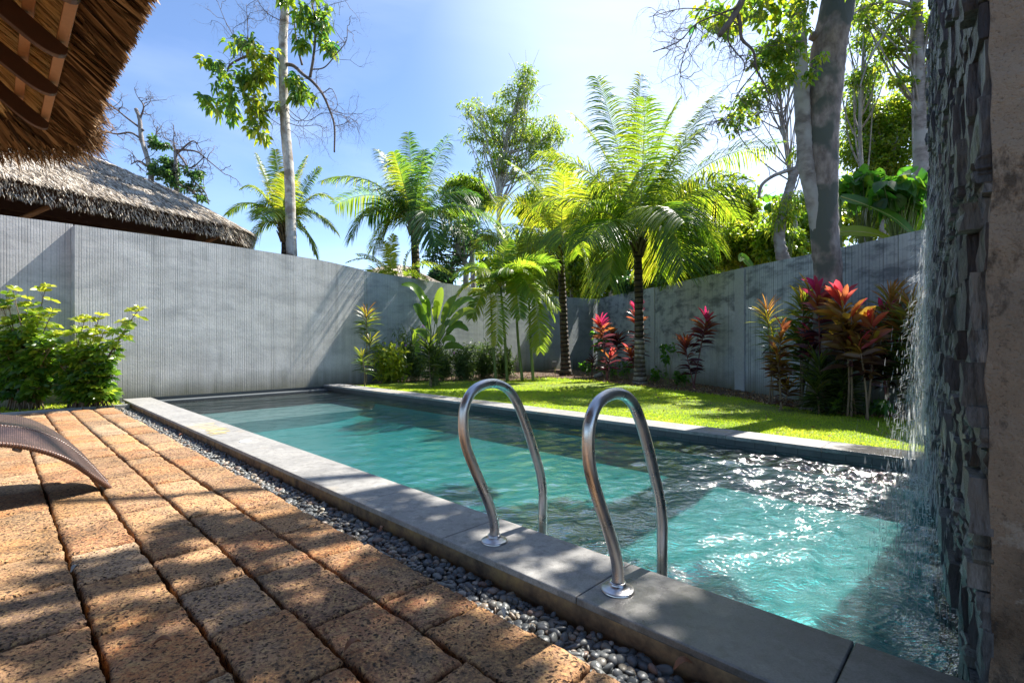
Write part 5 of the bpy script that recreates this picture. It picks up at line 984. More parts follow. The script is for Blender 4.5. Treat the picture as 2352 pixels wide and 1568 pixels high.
def trees():
    R = np.random.default_rng
    # --- tall white-trunked tree behind the end wall
    r = R(101); Y = 14.2; b = at(672, 800, Y); b[2] = -.1; t = thing('white_trunk_tree', b, 'tall tree with a straight pale trunk, bare twigs right and leaf clusters left', 'tree')
    mb = MB(); P = smooth_path([b]+[at(x, y, Y) for x, y in ((670, 600), (668, 520), (664, 400), (655, 290), (651, 200), (650, 100), (654, 20), (652, -80), (650, -200))], 8); tube(mb, P, np.linspace(.155, .10, len(P)), 12, wob=.04, rng=r); mb.build('trunk', M['bark_white'], t)
    mb = MB(); k = Y/F; X = lambda l, dy=0: smooth_path([at(x, y, Y+d_*1.0) for x, y, d_ in l], 8); tips = []
    main = [([(645, 140, 0), (620, 132, -.2), (585, 126, -.3), (560, 132, -.4), (530, 148, -.5), (522, 165, -.5)], .05), ([(655, 148, 0), (675, 152, -.1), (695, 170, -.2), (718, 188, -.2), (740, 215, -.3), (756, 250, -.3), (768, 290, -.4), (768, 350, -.4)], .055), ([(694, 150, -.1), (684, 110, -.2), (676, 50, -.2), (675, -20, -.2)], .032), ([(712, 178, -.2), (720, 130, -.3), (724, 70, -.3), (716, 0, -.3), (712, -40, -.3)], .042), ([(652, 235, 0), (625, 250, -.2), (600, 258, -.3), (575, 262, -.4)], .025), ([(652, 240, 0), (668, 225, -.1), (685, 190, -.3)], .03),
            ([(716, 160, -.2), (745, 155, -.3), (772, 125, -.4), (795, 95, -.4), (798, 60, -.4)], .02), ([(655, 240, 0), (668, 268, -.2), (690, 278, -.3), (710, 260, -.3), (726, 215, -.4)], .014), ([(650, 50, 0), (620, 35, -.2), (600, 15, -.3), (585, -10, -.3)], .013), ([(652, 25, 0), (700, 60, -.3), (740, 20, -.3), (800, 0, -.3)], .013), ([(560, 132, -.4), (540, 90, -.5), (518, 50, -.5), (500, 5, -.5)], .014), ([(572, 130, -.4), (570, 90, -.5), (568, 55, -.5), (566, 10, -.5)], .014), ([(740, 215, -.3), (762, 205, -.3), (775, 240, -.4), (760, 262, -.4)], .013), ([(655, 280, 0), (690, 290, -.3), (730, 288, -.4), (752, 300, -.4)], .012), ([(655, 245, 0), (700, 278, -.3), (745, 260, -.3), (800, 270, -.3), (822, 285, -.3)], .011), ([(600, 258, -.3), (640, 285, 0), (680, 310, -.2), (690, 340, -.3)], .010), ([(756, 250, -.3), (790, 262, -.3), (818, 262, -.3)], .010), ([(768, 290, -.4), (790, 285, -.4), (805, 275, -.4)], .010), ([(560, 300, -.3), (585, 235, -.4), (560, 200, -.4), (530, 190, -.4)], .008)]
    for l, rr in main:
        Q = X(l); tube(mb, Q, np.linspace(rr, rr*.4, len(Q)), 7)
        if rr > .0125 or True:
            m_ = 7 if rr < .03 else 5
            for _ in range(m_):
                q = Q[int(r.integers(len(Q)//4, len(Q)))]; dr = nrm(r.normal(size=3)*[1, .7, .8]); 
                if q[0] > at(640, 0, Y)[0]: dr[2] -= .1; dr[0] += .35
                else: dr[2] += .5; dr[0] -= .2
                grow(mb, q, dr, r.uniform(.45, 1.0), min(.009, rr*.5), 2, r, tips, .05 if q[0] < 0 and q[2] > 8 else -.35, 1.0, 3, .62, 4, .8)
    mb.build('branches', M['bark_twig'], t)
    lf = MB()
    cl = [(495, 145, 35, 14, 8), (560, 100, 45, 22, 10), (600, 125, 35, 35, 14), (540, 165, 60, 35, 16), (610, 165, 25, 25, 8), (520, 215, 50, 35, 14), (590, 205, 35, 35, 14), (475, 240, 22, 16, 5), (530, 255, 40, 20, 8), (600, 245, 32, 30, 12), (590, 285, 20, 20, 5), (605, 308, 14, 14, 4), (690, 25, 25, 30, 8), (725, 60, 35, 40, 14), (755, 100, 18, 25, 8), (735, 20, 30, 25, 8), (700, 90, 30, 25, 6), (680, 195, 25, 22, 10), (700, 215, 22, 20, 8), (668, 180, 14, 10, 3), (665, 5, 14, 20, 4)]
    for c in cl: clump(lf, ell(c[0], c[1], c[2], c[3], Y-.4, c[4], r, .35), .12, c[4]*10, .21, .095, r, .62 if c[0] > 570 and c[0] < 640 else .38, .55, 'leaf', -.5)
    lf.build('leaves', M['lf_tree'], t)
    # --- bare forked trees beyond the house roof
    r = R(102); Y = 22
    for lab, tr, br, lv in (('bare crooked tree with curling limbs, rising behind the thatched house roof', [(348, 440), (340, 370), (325, 320), (321, 275), (312, 250)], [[(325, 320), (300, 305), (270, 308), (240, 305), (215, 320)], [(330, 300), (290, 270), (265, 250), (240, 238)], [(321, 275), (330, 245), (318, 225)], [(340, 340), (355, 320), (362, 290)], [(342, 385), (320, 370), (300, 378)]], [(365, 330, 20, 14, 12), (375, 385, 30, 28, 26), (390, 400, 25, 18, 16)]), ('short broken-topped tree with bare drooping twigs, just right of the bare crooked tree', [(406, 450), (404, 400), (403, 345)], [[(404, 345), (430, 345), (455, 350), (480, 370), (516, 400)], [(404, 345), (425, 375), (440, 410), (470, 440), (480, 470)], [(410, 350), (440, 325), (455, 330)], [(412, 380), (440, 385), (470, 360)], [(405, 420), (440, 440), (465, 455)], [(403, 345), (397, 322)]], [(448, 402, 22, 12, 8), (435, 428, 25, 12, 8), (466, 455, 12, 8, 3), (400, 425, 12, 12, 6)])):
        b = at(tr[0][0], 800, Y); b[2] = -.1; t = thing('bare_tree', b, lab, 'tree'); mb = MB(); P = smooth_path([b]+[at(x, y, Y) for x, y in tr], 8); tube(mb, P, np.linspace(.12, .07, len(P)), 9, wob=.06, rng=r); mb.build('trunk', M['bark_grey'], t)
        mb = MB(); tips = []
        for l in br:
            Q = smooth_path([at(x, y, Y) for x, y in l], 7); tube(mb, Q, np.linspace(.05, .018, len(Q)), 6)
            for _ in range(7): grow(mb, Q[int(r.integers(3, len(Q)))], nrm(r.normal(size=3)*[1, .6, .8]+np.array([.2, 0, .3])), r.uniform(.5, 1.1), .018, 2, r, tips, .0, 1.0, 3, .6, 4, .9)
        mb.build('branches', M['bark_twig'], t); lf = MB()
        for c in lv: clump(lf, ell(c[0], c[1], c[2], c[3], Y, c[4], r, .5), .16, c[4]*34, .15, .09, r, .45)
        lf.build('leaves', M['lf_cool'], t)
    # --- slender feathery tree
    tree('slender_tree', 'slender airy tree with a white stem and light feathery foliage, tallest in the middle distance', 'tree', 24, 1165, [(1158, 700), (1148, 560), (1146, 480), (1152, 400), (1172, 300), (1195, 200)], .15, [(1205, 175, 28, 26, 22), (1180, 230, 55, 35, 42), (1110, 260, 55, 30, 28), (1150, 300, 75, 40, 56), (1220, 300, 70, 45, 50), (1160, 355, 75, 35, 44), (1250, 330, 50, 35, 24), (1090, 310, 35, 30, 12), (1215, 390, 60, 30, 26), (1130, 390, 40, 20, 12), (1080, 250, 30, 12, 6), (1285, 320, 30, 30, 8)], 8500, .20, .055, 'lf_bright', 'bark_white', R(103), nb=60, T=.6, droop=.5, crad=.24, bw=.3)
    tree('round_tree', 'rounded olive-green tree just left of the slender airy tree', 'tree', 26, 1090, [(1085, 600), (1078, 500), (1075, 440)], .16, [(1075, 440, 60, 38, 90), (1110, 455, 35, 35, 40), (1045, 470, 35, 35, 30)], 10000, .16, .07, 'lf_dense', 'bark_grey', R(104), T=.5, crad=.3)
    tree('flowering_tree', 'open crooked tree with dark leaves and small violet blossoms behind the end wall', 'tree', 19, 1075, [(1070, 650), (1072, 610), (1050, 570), (1060, 530)], .13, [(1020, 545, 45, 28, 40), (1070, 520, 40, 22, 30), (1000, 590, 30, 30, 22), (1045, 590, 30, 20, 16), (1090, 560, 20, 25, 14), (1025, 620, 30, 16, 12)], 3600, .12, .06, 'lf_cool', 'bark_grey', R(105), T=.3, crad=.22, nb=20)
    tree('distant_tree', 'low dark bluish tree at the gap above the small far roof', 'tree', 34, 1010, [(1010, 650), (1010, 630)], .15, [(1015, 632, 26, 16, 40)], 3000, .3, .13, 'lf_cool', 'bark_grey', R(106), T=.15, crad=.4)
    # --- bank of growth beyond the right wall, each plant its own
    bank = [
        (1215, 585, 35, 60, 21.5, 'bright', 'light green bush behind the far wall between the slender stem and the dark-trunked palm', .45, .5), (1240, 480, 55, 55, 24, 'areca', 'pale yellow-green loose tree behind the crown of the middle coconut palm', .4, .45),
        (1245, 630, 50, 48, 21.2, 'dense', 'leafy green bush over the far wall left of the dark-trunked palm', .16, .5), (1345, 620, 55, 60, 23.6, 'dense', 'mid-green bush filling the gap between the two front coconut palm trunks', .17, .45), (1400, 470, 55, 70, 23, 'dense', 'tall leafy tree behind the left fronds of the lawn palm', .2, .55),
        (1430, 625, 55, 50, 20.8, 'dense', 'shady green bush over the wall corner beside the lawn palm trunk', .17, .3), (1520, 600, 60, 60, 17, 'dense', 'tangled green bush over the wall just right of the lawn palm trunk', .17, .5), (1600, 560, 65, 75, 18, 'dense', 'tall bush of yellow-lit leaves beyond the wall under the right fronds of the lawn palm', .18, .62),
        (1610, 610, 55, 40, 14.5, 'dense', 'dark branching bush low over the wall above the paired purple cordylines', .15, .35), (1700, 570, 65, 55, 13.5, 'dense', 'bright leafy bush over the wall left of the gnarled stem', .13, .6), (1680, 480, 55, 45, 17, 'dense', 'leafy tree top between the lawn palm fronds and the gnarled stem', .17, .55),
        (1790, 560, 50, 55, 12.5, 'bright', 'yellow-green shrub behind the gnarled stem, beside the big trunk', .13, .5), (1550, 480, 60, 60, 21, 'dense', 'tree top glimpsed behind the heart of the lawn palm crown', .2, .4), (1310, 520, 50, 60, 24, 'dense', 'tree top glimpsed between the crowns of the middle and lawn palms', .22, .5), (1560, 640, 60, 26, 15.6, 'dense', 'low shady shrub hugging the wall top right of the lawn palm', .14, .25), (1470, 650, 60, 24, 18.6, 'cool', 'low blue-green shrub hugging the wall top behind the lawn palm trunk', .14, .25)]
    for i, (px, py, rx, ry, Y, mt, lab, L, T) in enumerate(bank):
        r = R(200+i); k = Y/F; vol = rx*ry/3000.; nl = int(min(13000, 7800*vol*(13./Y*.17/L*1.1)**.3)); nc = int(80*vol)+18; T = T+.1
        if mt in ('bright', 'areca') and L > .3: L = .16; nl = int(nl*.8)
        tree('leafy_bush' if py > 540 else 'leafy_tree', lab, 'bush' if py > 540 else 'tree', Y, px, [(px+4, py+ry*.5), (px-3, py)], .09, [(px, py, rx, ry, nc)], nl, L, L*.5, 'lf_'+mt, 'bark_grey', r, 'trees and bushes beyond the wall', nb=16, T=T, crad=rx*k*.27, droop=.4, bw=.4)
    r = R(160); mb = MB(); cs = np.concatenate([ell(x, y, 75, 62, Yd, 60, r) for x, y, Yd in ((1230, 590, 30), (1330, 560, 31), (1420, 540, 30), (1520, 545, 29), (1610, 530, 28), (1690, 560, 26), (1770, 560, 24), (1170, 620, 33), (1850, 520, 23), (1960, 480, 24), (2060, 480, 22), (1650, 470, 30), (1370, 470, 33), (1220, 670, 29), (1300, 670, 29), (1390, 665, 28), (1480, 650, 27), (1570, 640, 26), (1140, 680, 30), (1660, 620, 25), (1740, 600, 24))])
    cs = cs[cs[:, 2] > .8]; clump(mb, cs, 1.0, 46000, .30, .16, r, .55, .35); tag(mb.build('woodland', M['lf_dense']), 'mass of sunlit green woodland closing the view beyond the right wall', 'woodland', kind='stuff')
    # --- gnarled stem behind the right wall
    r = R(107); Y = 10.7; b = at(1795, 800, Y)*[1, 1, 0]; t = thing('gnarled_tree', b, 'gnarled brown stem with one arching bare limb, just left of the big trunk', 'tree'); mb = MB()
    P = smooth_path([b, at(1806, 640, Y), at(1795, 580, Y), at(1790, 540, Y), at(1800, 480, Y), at(1812, 440, Y), at(1822, 405, Y), at(1835, 385, Y)], 8); tube(mb, P, np.linspace(.13, .075, len(P)), 10, wob=.12, rng=r); mb.build('trunk', M['bark_grey'], t)
    mb = MB(); tips = []
    for l in ([(1832, 385), (1800, 395), (1775, 405), (1750, 425), (1742, 455)], [(1830, 390), (1836, 350), (1832, 320)]):
        Q = smooth_path([at(x, y, Y) for x, y in l], 8); tube(mb, Q, np.linspace(.045, .03, len(Q)), 7)
        for _ in range(5): grow(mb, Q[int(r.integers(4, len(Q)))], nrm(r.normal(size=3)*[.8, .6, .5]+[0, 0, .7]), .35, .008, 1, r, tips, .1, .8, 3, .6, 4, .8)
    mb.build('branches', M['bark_grey'], t); lf = MB(); clump(lf, ell(1812, 470, 40, 40, Y, 16, r, .3), .12, 420, .12, .04, r, .6, .8); clump(lf, ell(1830, 350, 12, 30, Y, 5, r, .2), .1, 70, .12, .04, r, .6, .8); clump(lf, ell(1780, 500, 45, 30, Y, 12, r, .3), .12, 260, .12, .04, r, .65, .8); lf.build('leaves', M['lf_bright'], t)
    # --- big heart-shaped leaves
    for i, (px, py, rx, ry, Y, n, lab) in enumerate([(2070, 440, 70, 42, 8.6, 150, 'broad heart-leaved plant above the wall between the big trunk and the slate wall'), (1985, 430, 55, 40, 9.2, 100, 'broad heart-leaved plant above the wall touching the right side of the big trunk'), (1800, 470, 38, 26, 11.5, 46, 'cluster of broad heart-shaped leaves left of the big trunk, above the gnarled stem'), (2080, 500, 60, 25, 9, 50, 'low yellowing heart-leaved plant above the wall behind the banana leaf')]):
        r = R(120+i); k = Y/F; b = at(px, 800, Y)*[1, 1, 0]; t = thing('heart_leaf_plant', b, lab, 'plant', 'heart-leaved plants beyond the wall'); c = ell(px, py, rx, ry, Y, n, r, .35); d = rdir(r, n, -.9); d[:, 1] -= .4; mb = MB()
        leaves(mb, c, d, r.uniform(.17, .29, n), r.uniform(.17, .26, n), r, .2, np.clip((.3 if i != 3 else .7)+r.normal(size=n)*.2+(.5*(r.random(n) < .06)), 0, 1), 'heart', .18); mb.build('leaves', M['lf_heart'], t)
        mb = MB(); root = at(px, 640, Y)
        for q in c[::3]: tube(mb, bez(root+r.normal(size=3)*.1, (root+q)/2+np.array([0, 0, .2]), q, 8), np.linspace(.012, .004, 8), 4, cap=False)
        tube(mb, [b, root], .03, 6); mb.build('stalks', M['stem_green'], t)
    # --- banana leaves
    def bigleaf(t, P, wmax, rng, name, mat, T, tear=0, par=True):
        P = smooth_path(P, 10); K = len(P); f = np.linspace(0, 1, K); W = wmax*np.clip(np.sin(PI*(.06+.92*f))**.55, .05, 1)*(1-.25*f); mb = MB(); 
        tg = nrm(np.gradient(P, axis=0)); S = nrm(np.cross(tg, np.array([.25, -1., .45])))
        if tear: W = W*(1+tear*np.abs(np.sin(f*K*.9+rng.uniform(0, 3))))*(1-tear*.5)
        ribbons(mb, P[None], W[None], S[None], np.array([T]), .22); o = mb.build(name, M[mat], t); mb = MB(); tube(mb, P+np.array([0, 0, .004]), np.linspace(.014, .004, K), 6); mb.build('midrib', M['petiole'], t); return o
    r = R(140)
    for lab, P, w_, T, mt in (('large hanging banana leaf sloping down to the wall top right of the big trunk', [(1930, 452, 8.9), (1985, 470, 8.7), (2050, 500, 8.3), (2105, 545, 8.0)], .20, .25, 'lf_heart'), ('yellowing banana leaf arching just above the wall beside the big trunk', [(1915, 535, 8.6), (1960, 532, 8.5), (2010, 538, 8.4), (2060, 556, 8.2)], .13, .85, 'lf_heart'), ('small upright banana leaf tip over the wall left of the big trunk', [(1735, 625, 12), (1716, 602, 12), (1704, 590, 12), (1698, 600, 11.9)], .13, .5, 'lf_heart'), ('pale banana leaf edge showing between the heart leaves and the slate wall', [(2148, 560, 8.0), (2140, 500, 8.0), (2140, 440, 8.0), (2146, 400, 8.0)], .08, .6, 'lf_bright')):
        Pw = [at(*q) for q in P]; t = thing('banana_plant', Pw[0]*[1, 1, 0], lab, 'plant', 'banana leaves over the right wall'); bigleaf(t, Pw, w_, r, 'leaf', mt, T); mb = MB(); tube(mb, [Pw[0]*[1, 1, 0], (Pw[0]*[1, 1, .6]), Pw[0]], [.06, .04, .016], 7); mb.build('stem', M['stem_green'], t)
    # --- big double-trunked tree in the bed
    r = R(150); Y = 7.75; b = at(1902, 930, Y); b[2] = -.1; t = thing('double_trunk_tree', b, 'large grey tree with a thick and a thin trunk rising among the red cordylines', 'tree')
    mb = MB(); P = smooth_path([b, at(1903, 900, Y), at(1902, 800, Y), at(1902, 640, Y), at(1893, 520, Y), at(1890, 400, Y), at(1888, 300, Y), at(1896, 200, Y), at(1904, 110, Y), at(1922, 20, Y), at(1940, -100, Y), at(1960, -300, Y), at(2000, -520, Y)], 9)
    f = np.linspace(0, 1, len(P)); wd = np.interp(P[:, 2], [-.1, .1, .5, 1.2, 2.0, 3.2, 4.2, 5.2, 6.2, 9.5], [.33, .30, .26, .205, .19, .195, .225, .245, .235, .15])
    tube(mb, P, wd, 22, wob=.028, rng=r); 
    for a in range(7): 
        az = a*.9+.3; d = np.array([math.cos(az), math.sin(az), 0]); tube(mb, bez(b+d*.15+np.array([0, 0, .5]), b+d*.24+np.array([0, 0, .14]), b+d*.45, 8), np.linspace(.07, .03, 8), 7)
    mb.build('trunk', M['bark_big'], t)
    mb = MB(); P2 = smooth_path([at(1888, 560, Y), at(1870, 460, Y), at(1852, 380, Y), at(1846, 300, Y), at(1840, 200, Y), at(1836, 100, Y), at(1834, 0, Y), at(1830, -120, Y), at(1800, -350, Y), at(1790, -560, Y)], 9); tube(mb, P2, np.linspace(.125, .085, len(P2)), 14, wob=.03, rng=r); mb.build('second_trunk', M['bark_grey'], t)
    mb = MB(); q = at(1868, 80, Y); tube(mb, [at(1895, 92, Y), at(1870, 84, Y), at(1862, 82, Y)], [.09, .07, .06], 10); mb.build('knot', M['bark_big'], t)
    # limbs: overhead and coming back into view at upper left
    mb = MB(); tips = []
    limb = [[(1836, -60, Y), (1780, -90, Y-.4), (1722, -40, Y-.8), (1705, 0, Y-.9), (1680, 45, Y-1), (1652, 82, Y-1)], [(1690, 20, Y-.9), (1700, 55, Y-1), (1704, 90, Y-1), (1730, 118, Y-1), (1738, 160, Y-1), (1760, 200, Y-1)], [(1705, 0, Y-.9), (1690, 18, Y-1), (1660, 30, Y-1), (1600, 55, Y-1), (1560, 95, Y-1.1), (1500, 120, Y-1.1)], [(1680, 35, Y-1), (1672, 90, Y-1), (1690, 120, Y-1), (1710, 150, Y-1), (1690, 210, Y-1)], [(1700, 60, Y-1), (1650, 30, Y-1), (1570, 20, Y-1), (1490, 40, Y-1)], [(1600, 55, Y-1), (1570, 130, Y-1), (1560, 190, Y-1)], [(1738, 160, Y-1), (1700, 210, Y-1.1), (1670, 270, Y-1.1), (1640, 280, Y-1.1)], [(1760, 200, Y-1), (1770, 250, Y-1), (1740, 300, Y-1)]]
    for i, l in enumerate(limb):
        Q = smooth_path([at(*a) for a in l], 8); r0 = (.055, .028, .016, .013, .010, .008, .009, .008)[i]; tube(mb, Q, np.linspace(r0, r0*(.7 if i == 0 else .35), len(Q)), 8)
        for _ in range(12 if i != 0 else 6): grow(mb, Q[int(r.integers(len(Q)//4, len(Q)))], nrm(r.normal(size=3)*[1, .5, .7]+[-.45, 0, -.3]), r.uniform(.3, .62), .0055, 2, r, tips, -.15, 1.0, 3, .62, 3, .7)
    for l in ([(1960, -300, Y), (1700, -700, Y-1.5), (1300, -1100, Y-3)], [(1950, -200, Y), (2300, -600, Y-1), (2700, -900, Y-1.5)], [(1830, -120, Y), (1600, -500, Y+1), (1300, -700, Y+2)], [(1960, -300, Y), (1500, -900, Y-2.5), (900, -1400, Y-4)], [(1960, -300, Y), (2000, -1300, Y-3), (1700, -3000, Y-5)]):
        Q = smooth_path([at(*a) for a in l], 8); tube(mb, Q, np.linspace(.09, .03, len(Q)), 8); 
        for _ in range(6): grow(mb, Q[int(r.integers(4, len(Q)))], nrm(r.normal(size=3)), r.uniform(.8, 1.5), .025, 2, r, tips, .1, .7, 3, .62, 4, .7)
    mb.build('branches', M['bark_twig'], t)
    lf = MB()
    for c in [(1790, 110, 42, 22, 14), (1755, 130, 35, 20, 8), (1720, 20, 35, 20, 6), (1790, 190, 40, 30, 12), (1740, 240, 40, 20, 8), (1690, 280, 30, 18, 5), (1840, 40, 30, 40, 8), (1870, 160, 20, 30, 4), (1810, 150, 35, 20, 8)]: clump(lf, ell(c[0], c[1], c[2], c[3], Y-.6, c[4], r, .35), .10, c[4]*26, .085, .04, r, .5, .4)
    # unseen leaf clumps added overhead along the sun's rays to dapple deck, coping and pool
    spots = []
    for (gx, gy, k, rr, nn) in SHADE_CLUMPS:
        q = gnd(gx, gy, 0)+SUN*k; spots.append((q, rr, nn))
    for q, rr, nn in spots: clump(lf, q+rdir(r, 8)*rr*.55, rr*.5, nn, .16, .08, r, .5, .3)
    lf.build('leaves', M['lf_tree'], t)
SHADE_CLUMPS = [(700, 1510, 8.2, .5, 290), (300, 1550, 8.4, .45, 220), (560, 1440, 8.3, .25, 90), (1000, 1300, 8.0, .34, 200), (550, 1330, 8.2, .30, 140), (80, 1430, 8.6, .3, 110), (1180, 1500, 8.0, .38, 200), (650, 1180, 8.1, .3, 130), (880, 1165, 8.2, .28, 150), (1000, 1200, 7.8, .3, 160), (1600, 1420, 7.8, .22, 90), (1330, 1330, 7.7, .20, 70), (1230, 1260, 7.8, .2, 80), (420, 1190, 8.5, .22, 80), (250, 1280, 8.3, .25, 110), (780, 1400, 8.1, .3, 160), (1420, 1120, 7.8, .5, 330), (1620, 1130, 7.6, .45, 260), (1250, 1040, 8.1, .5, 260), (1100, 1000, 8.4, .5, 260)]
trees()
def right_trees():
    R = np.random.default_rng
    t, cs = tree('rough_trunk_tree', 'straight rough grey trunk with small side branches, close left of the slate wall', 'tree', 11.5, 2118, [(2118, 640), (2118, 450), (2112, 300), (2108, 150), (2106, 0), (2104, -160), (2100, -400)], .19, [(2060, 60, 40, 40, 12), (2140, 60, 30, 50, 14), (2150, 150, 25, 40, 12), (2050, 120, 35, 25, 10), (2020, 10, 50, 20, 10), (2150, 230, 20, 30, 8), (2060, 190, 30, 25, 6), (1990, 50, 30, 15, 5), (2100, -60, 90, 40, 14)], 3000, .13, .055, 'lf_dense', 'bark_grey', R(301), nb=40, T=.6, crad=.2, bw=.16)
    mb = MB()
    for l in ([(2105, 20), (2060, 40), (2000, 130), (1975, 200)], [(2106, 20), (2050, 5), (1980, 20), (1950, 45)], [(2112, 110), (2140, 95), (2170, 90)], [(2112, 160), (2140, 150), (2165, 190)], [(2100, 90), (2098, 200), (2096, 330)]):
        Q = smooth_path([at(x, y, 11.4) for x, y in l], 8); tube(mb, Q, np.linspace(.035, .014, len(Q)), 7)
    mb.build('branches', M['bark_grey'], t)
    tree('background_tree', 'dense small-leaved tree filling the gap between big trunk and rough grey trunk', 'tree', 15, 2030, [(2030, 560), (2030, 400), (2025, 300)], .14, [(2010, 330, 75, 60, 120), (2060, 270, 60, 50, 80), (1970, 260, 35, 40, 30), (2040, 390, 80, 35, 70), (1985, 200, 30, 20, 12)], 15000, .12, .06, 'lf_dense', 'bark_grey', R(302), nb=30, T=.6, crad=.3)
    tree('background_tree', 'dense tree of yellow-green leaves between the rough grey trunk and the slate wall', 'tree', 14, 2165, [(2165, 560), (2160, 400), (2160, 250)], .12, [(2160, 330, 40, 90, 90), (2150, 210, 40, 50, 40), (2165, 440, 35, 50, 40)], 8000, .12, .06, 'lf_dense', 'bark_grey', R(303), nb=20, T=.55, crad=.28)
    tree('background_tree', 'airy tree with sparse bright leaves high between the thin trunk and the rough grey trunk', 'tree', 13, 1985, [(1990, 560), (1975, 300), (1985, 100)], .07, [(1990, 90, 40, 30, 14), (1960, 190, 30, 25, 10), (2010, 160, 35, 20, 10), (1975, 20, 40, 25, 10)], 1500, .11, .055, 'lf_bright', 'bark_grey', R(304), nb=20, T=.55, crad=.22)
    tree('background_tree', 'sparse leafy tree showing between the two trunks of the double-trunked tree and left of them', 'tree', 13, 1830, [(1830, 560), (1800, 300), (1790, 200)], .06, [(1770, 120, 40, 25, 12), (1815, 60, 30, 30, 8), (1760, 190, 35, 20, 8), (1700, 250, 40, 20, 6), (1850, 130, 20, 40, 8)], 1200, .12, .06, 'lf_bright', 'bark_grey', R(305), nb=22, T=.45, crad=.2)
right_trees()
# ------------------------------------------------------------------ garden plants
def cordyline(label, px, base_py, heads, mat, rng, L=.34, w=.075, group=None, z0=-.07, droop=.35, narrow=False, Yo=None):
    """heads: (px, py of growing tip, leafy length m, n leaves, tint at the tip)"""
    b = gnd(px, base_py, z0) if Yo is None else at(px, base_py, Yo); b[2] = z0; Y = b[1]; t = thing('cordyline', b, label, 'plant', group); st, lf = MB(), MB()
    for (hx, hy, ln, n, tt) in heads:
        tip = at(hx, hy, Y+rng.normal()*.08); tip[2] -= L*.55; P = bez(b+rng.normal(size=3)*[.05, .05, 0], (b+tip)/2+np.array([(tip[0]-b[0])*.05, 0, .05])+rng.normal(size=3)*.03, tip, 16); tube(st, P, np.linspace(.016, .009, 16), 6)
        Lh = np.linalg.norm(tip-b); f = rng.random(n)**.8; pos_i = 1-(1-f)*min(1, ln/Lh); p = np.stack([np.interp(pos_i, np.linspace(0, 1, 16), P[:, k]) for k in range(3)], -1); az = np.arange(n)*2.4+rng.uniform(0, 6)
        rise = (f**3)*1.9-.1+rng.normal(size=n)*.12; d = nrm(np.stack([np.cos(az), np.sin(az), rise+.35], -1)); LL = L*(.85+.42*f)*rng.uniform(.8, 1.12, n); w_ = w*.82
        T = np.clip((tt*f**1.6)+rng.normal(size=n)*.07+.06, 0, 1); leaves(lf, p, d, LL, w_*rng.uniform(.75, 1.1, n), rng, droop*.9, T, 'lance', .35)
    st.build('stem', M['stem_red'] if mat == 'lf_red' else M['stem_brown'], t); lf.build('leaves', M[mat], t); return t
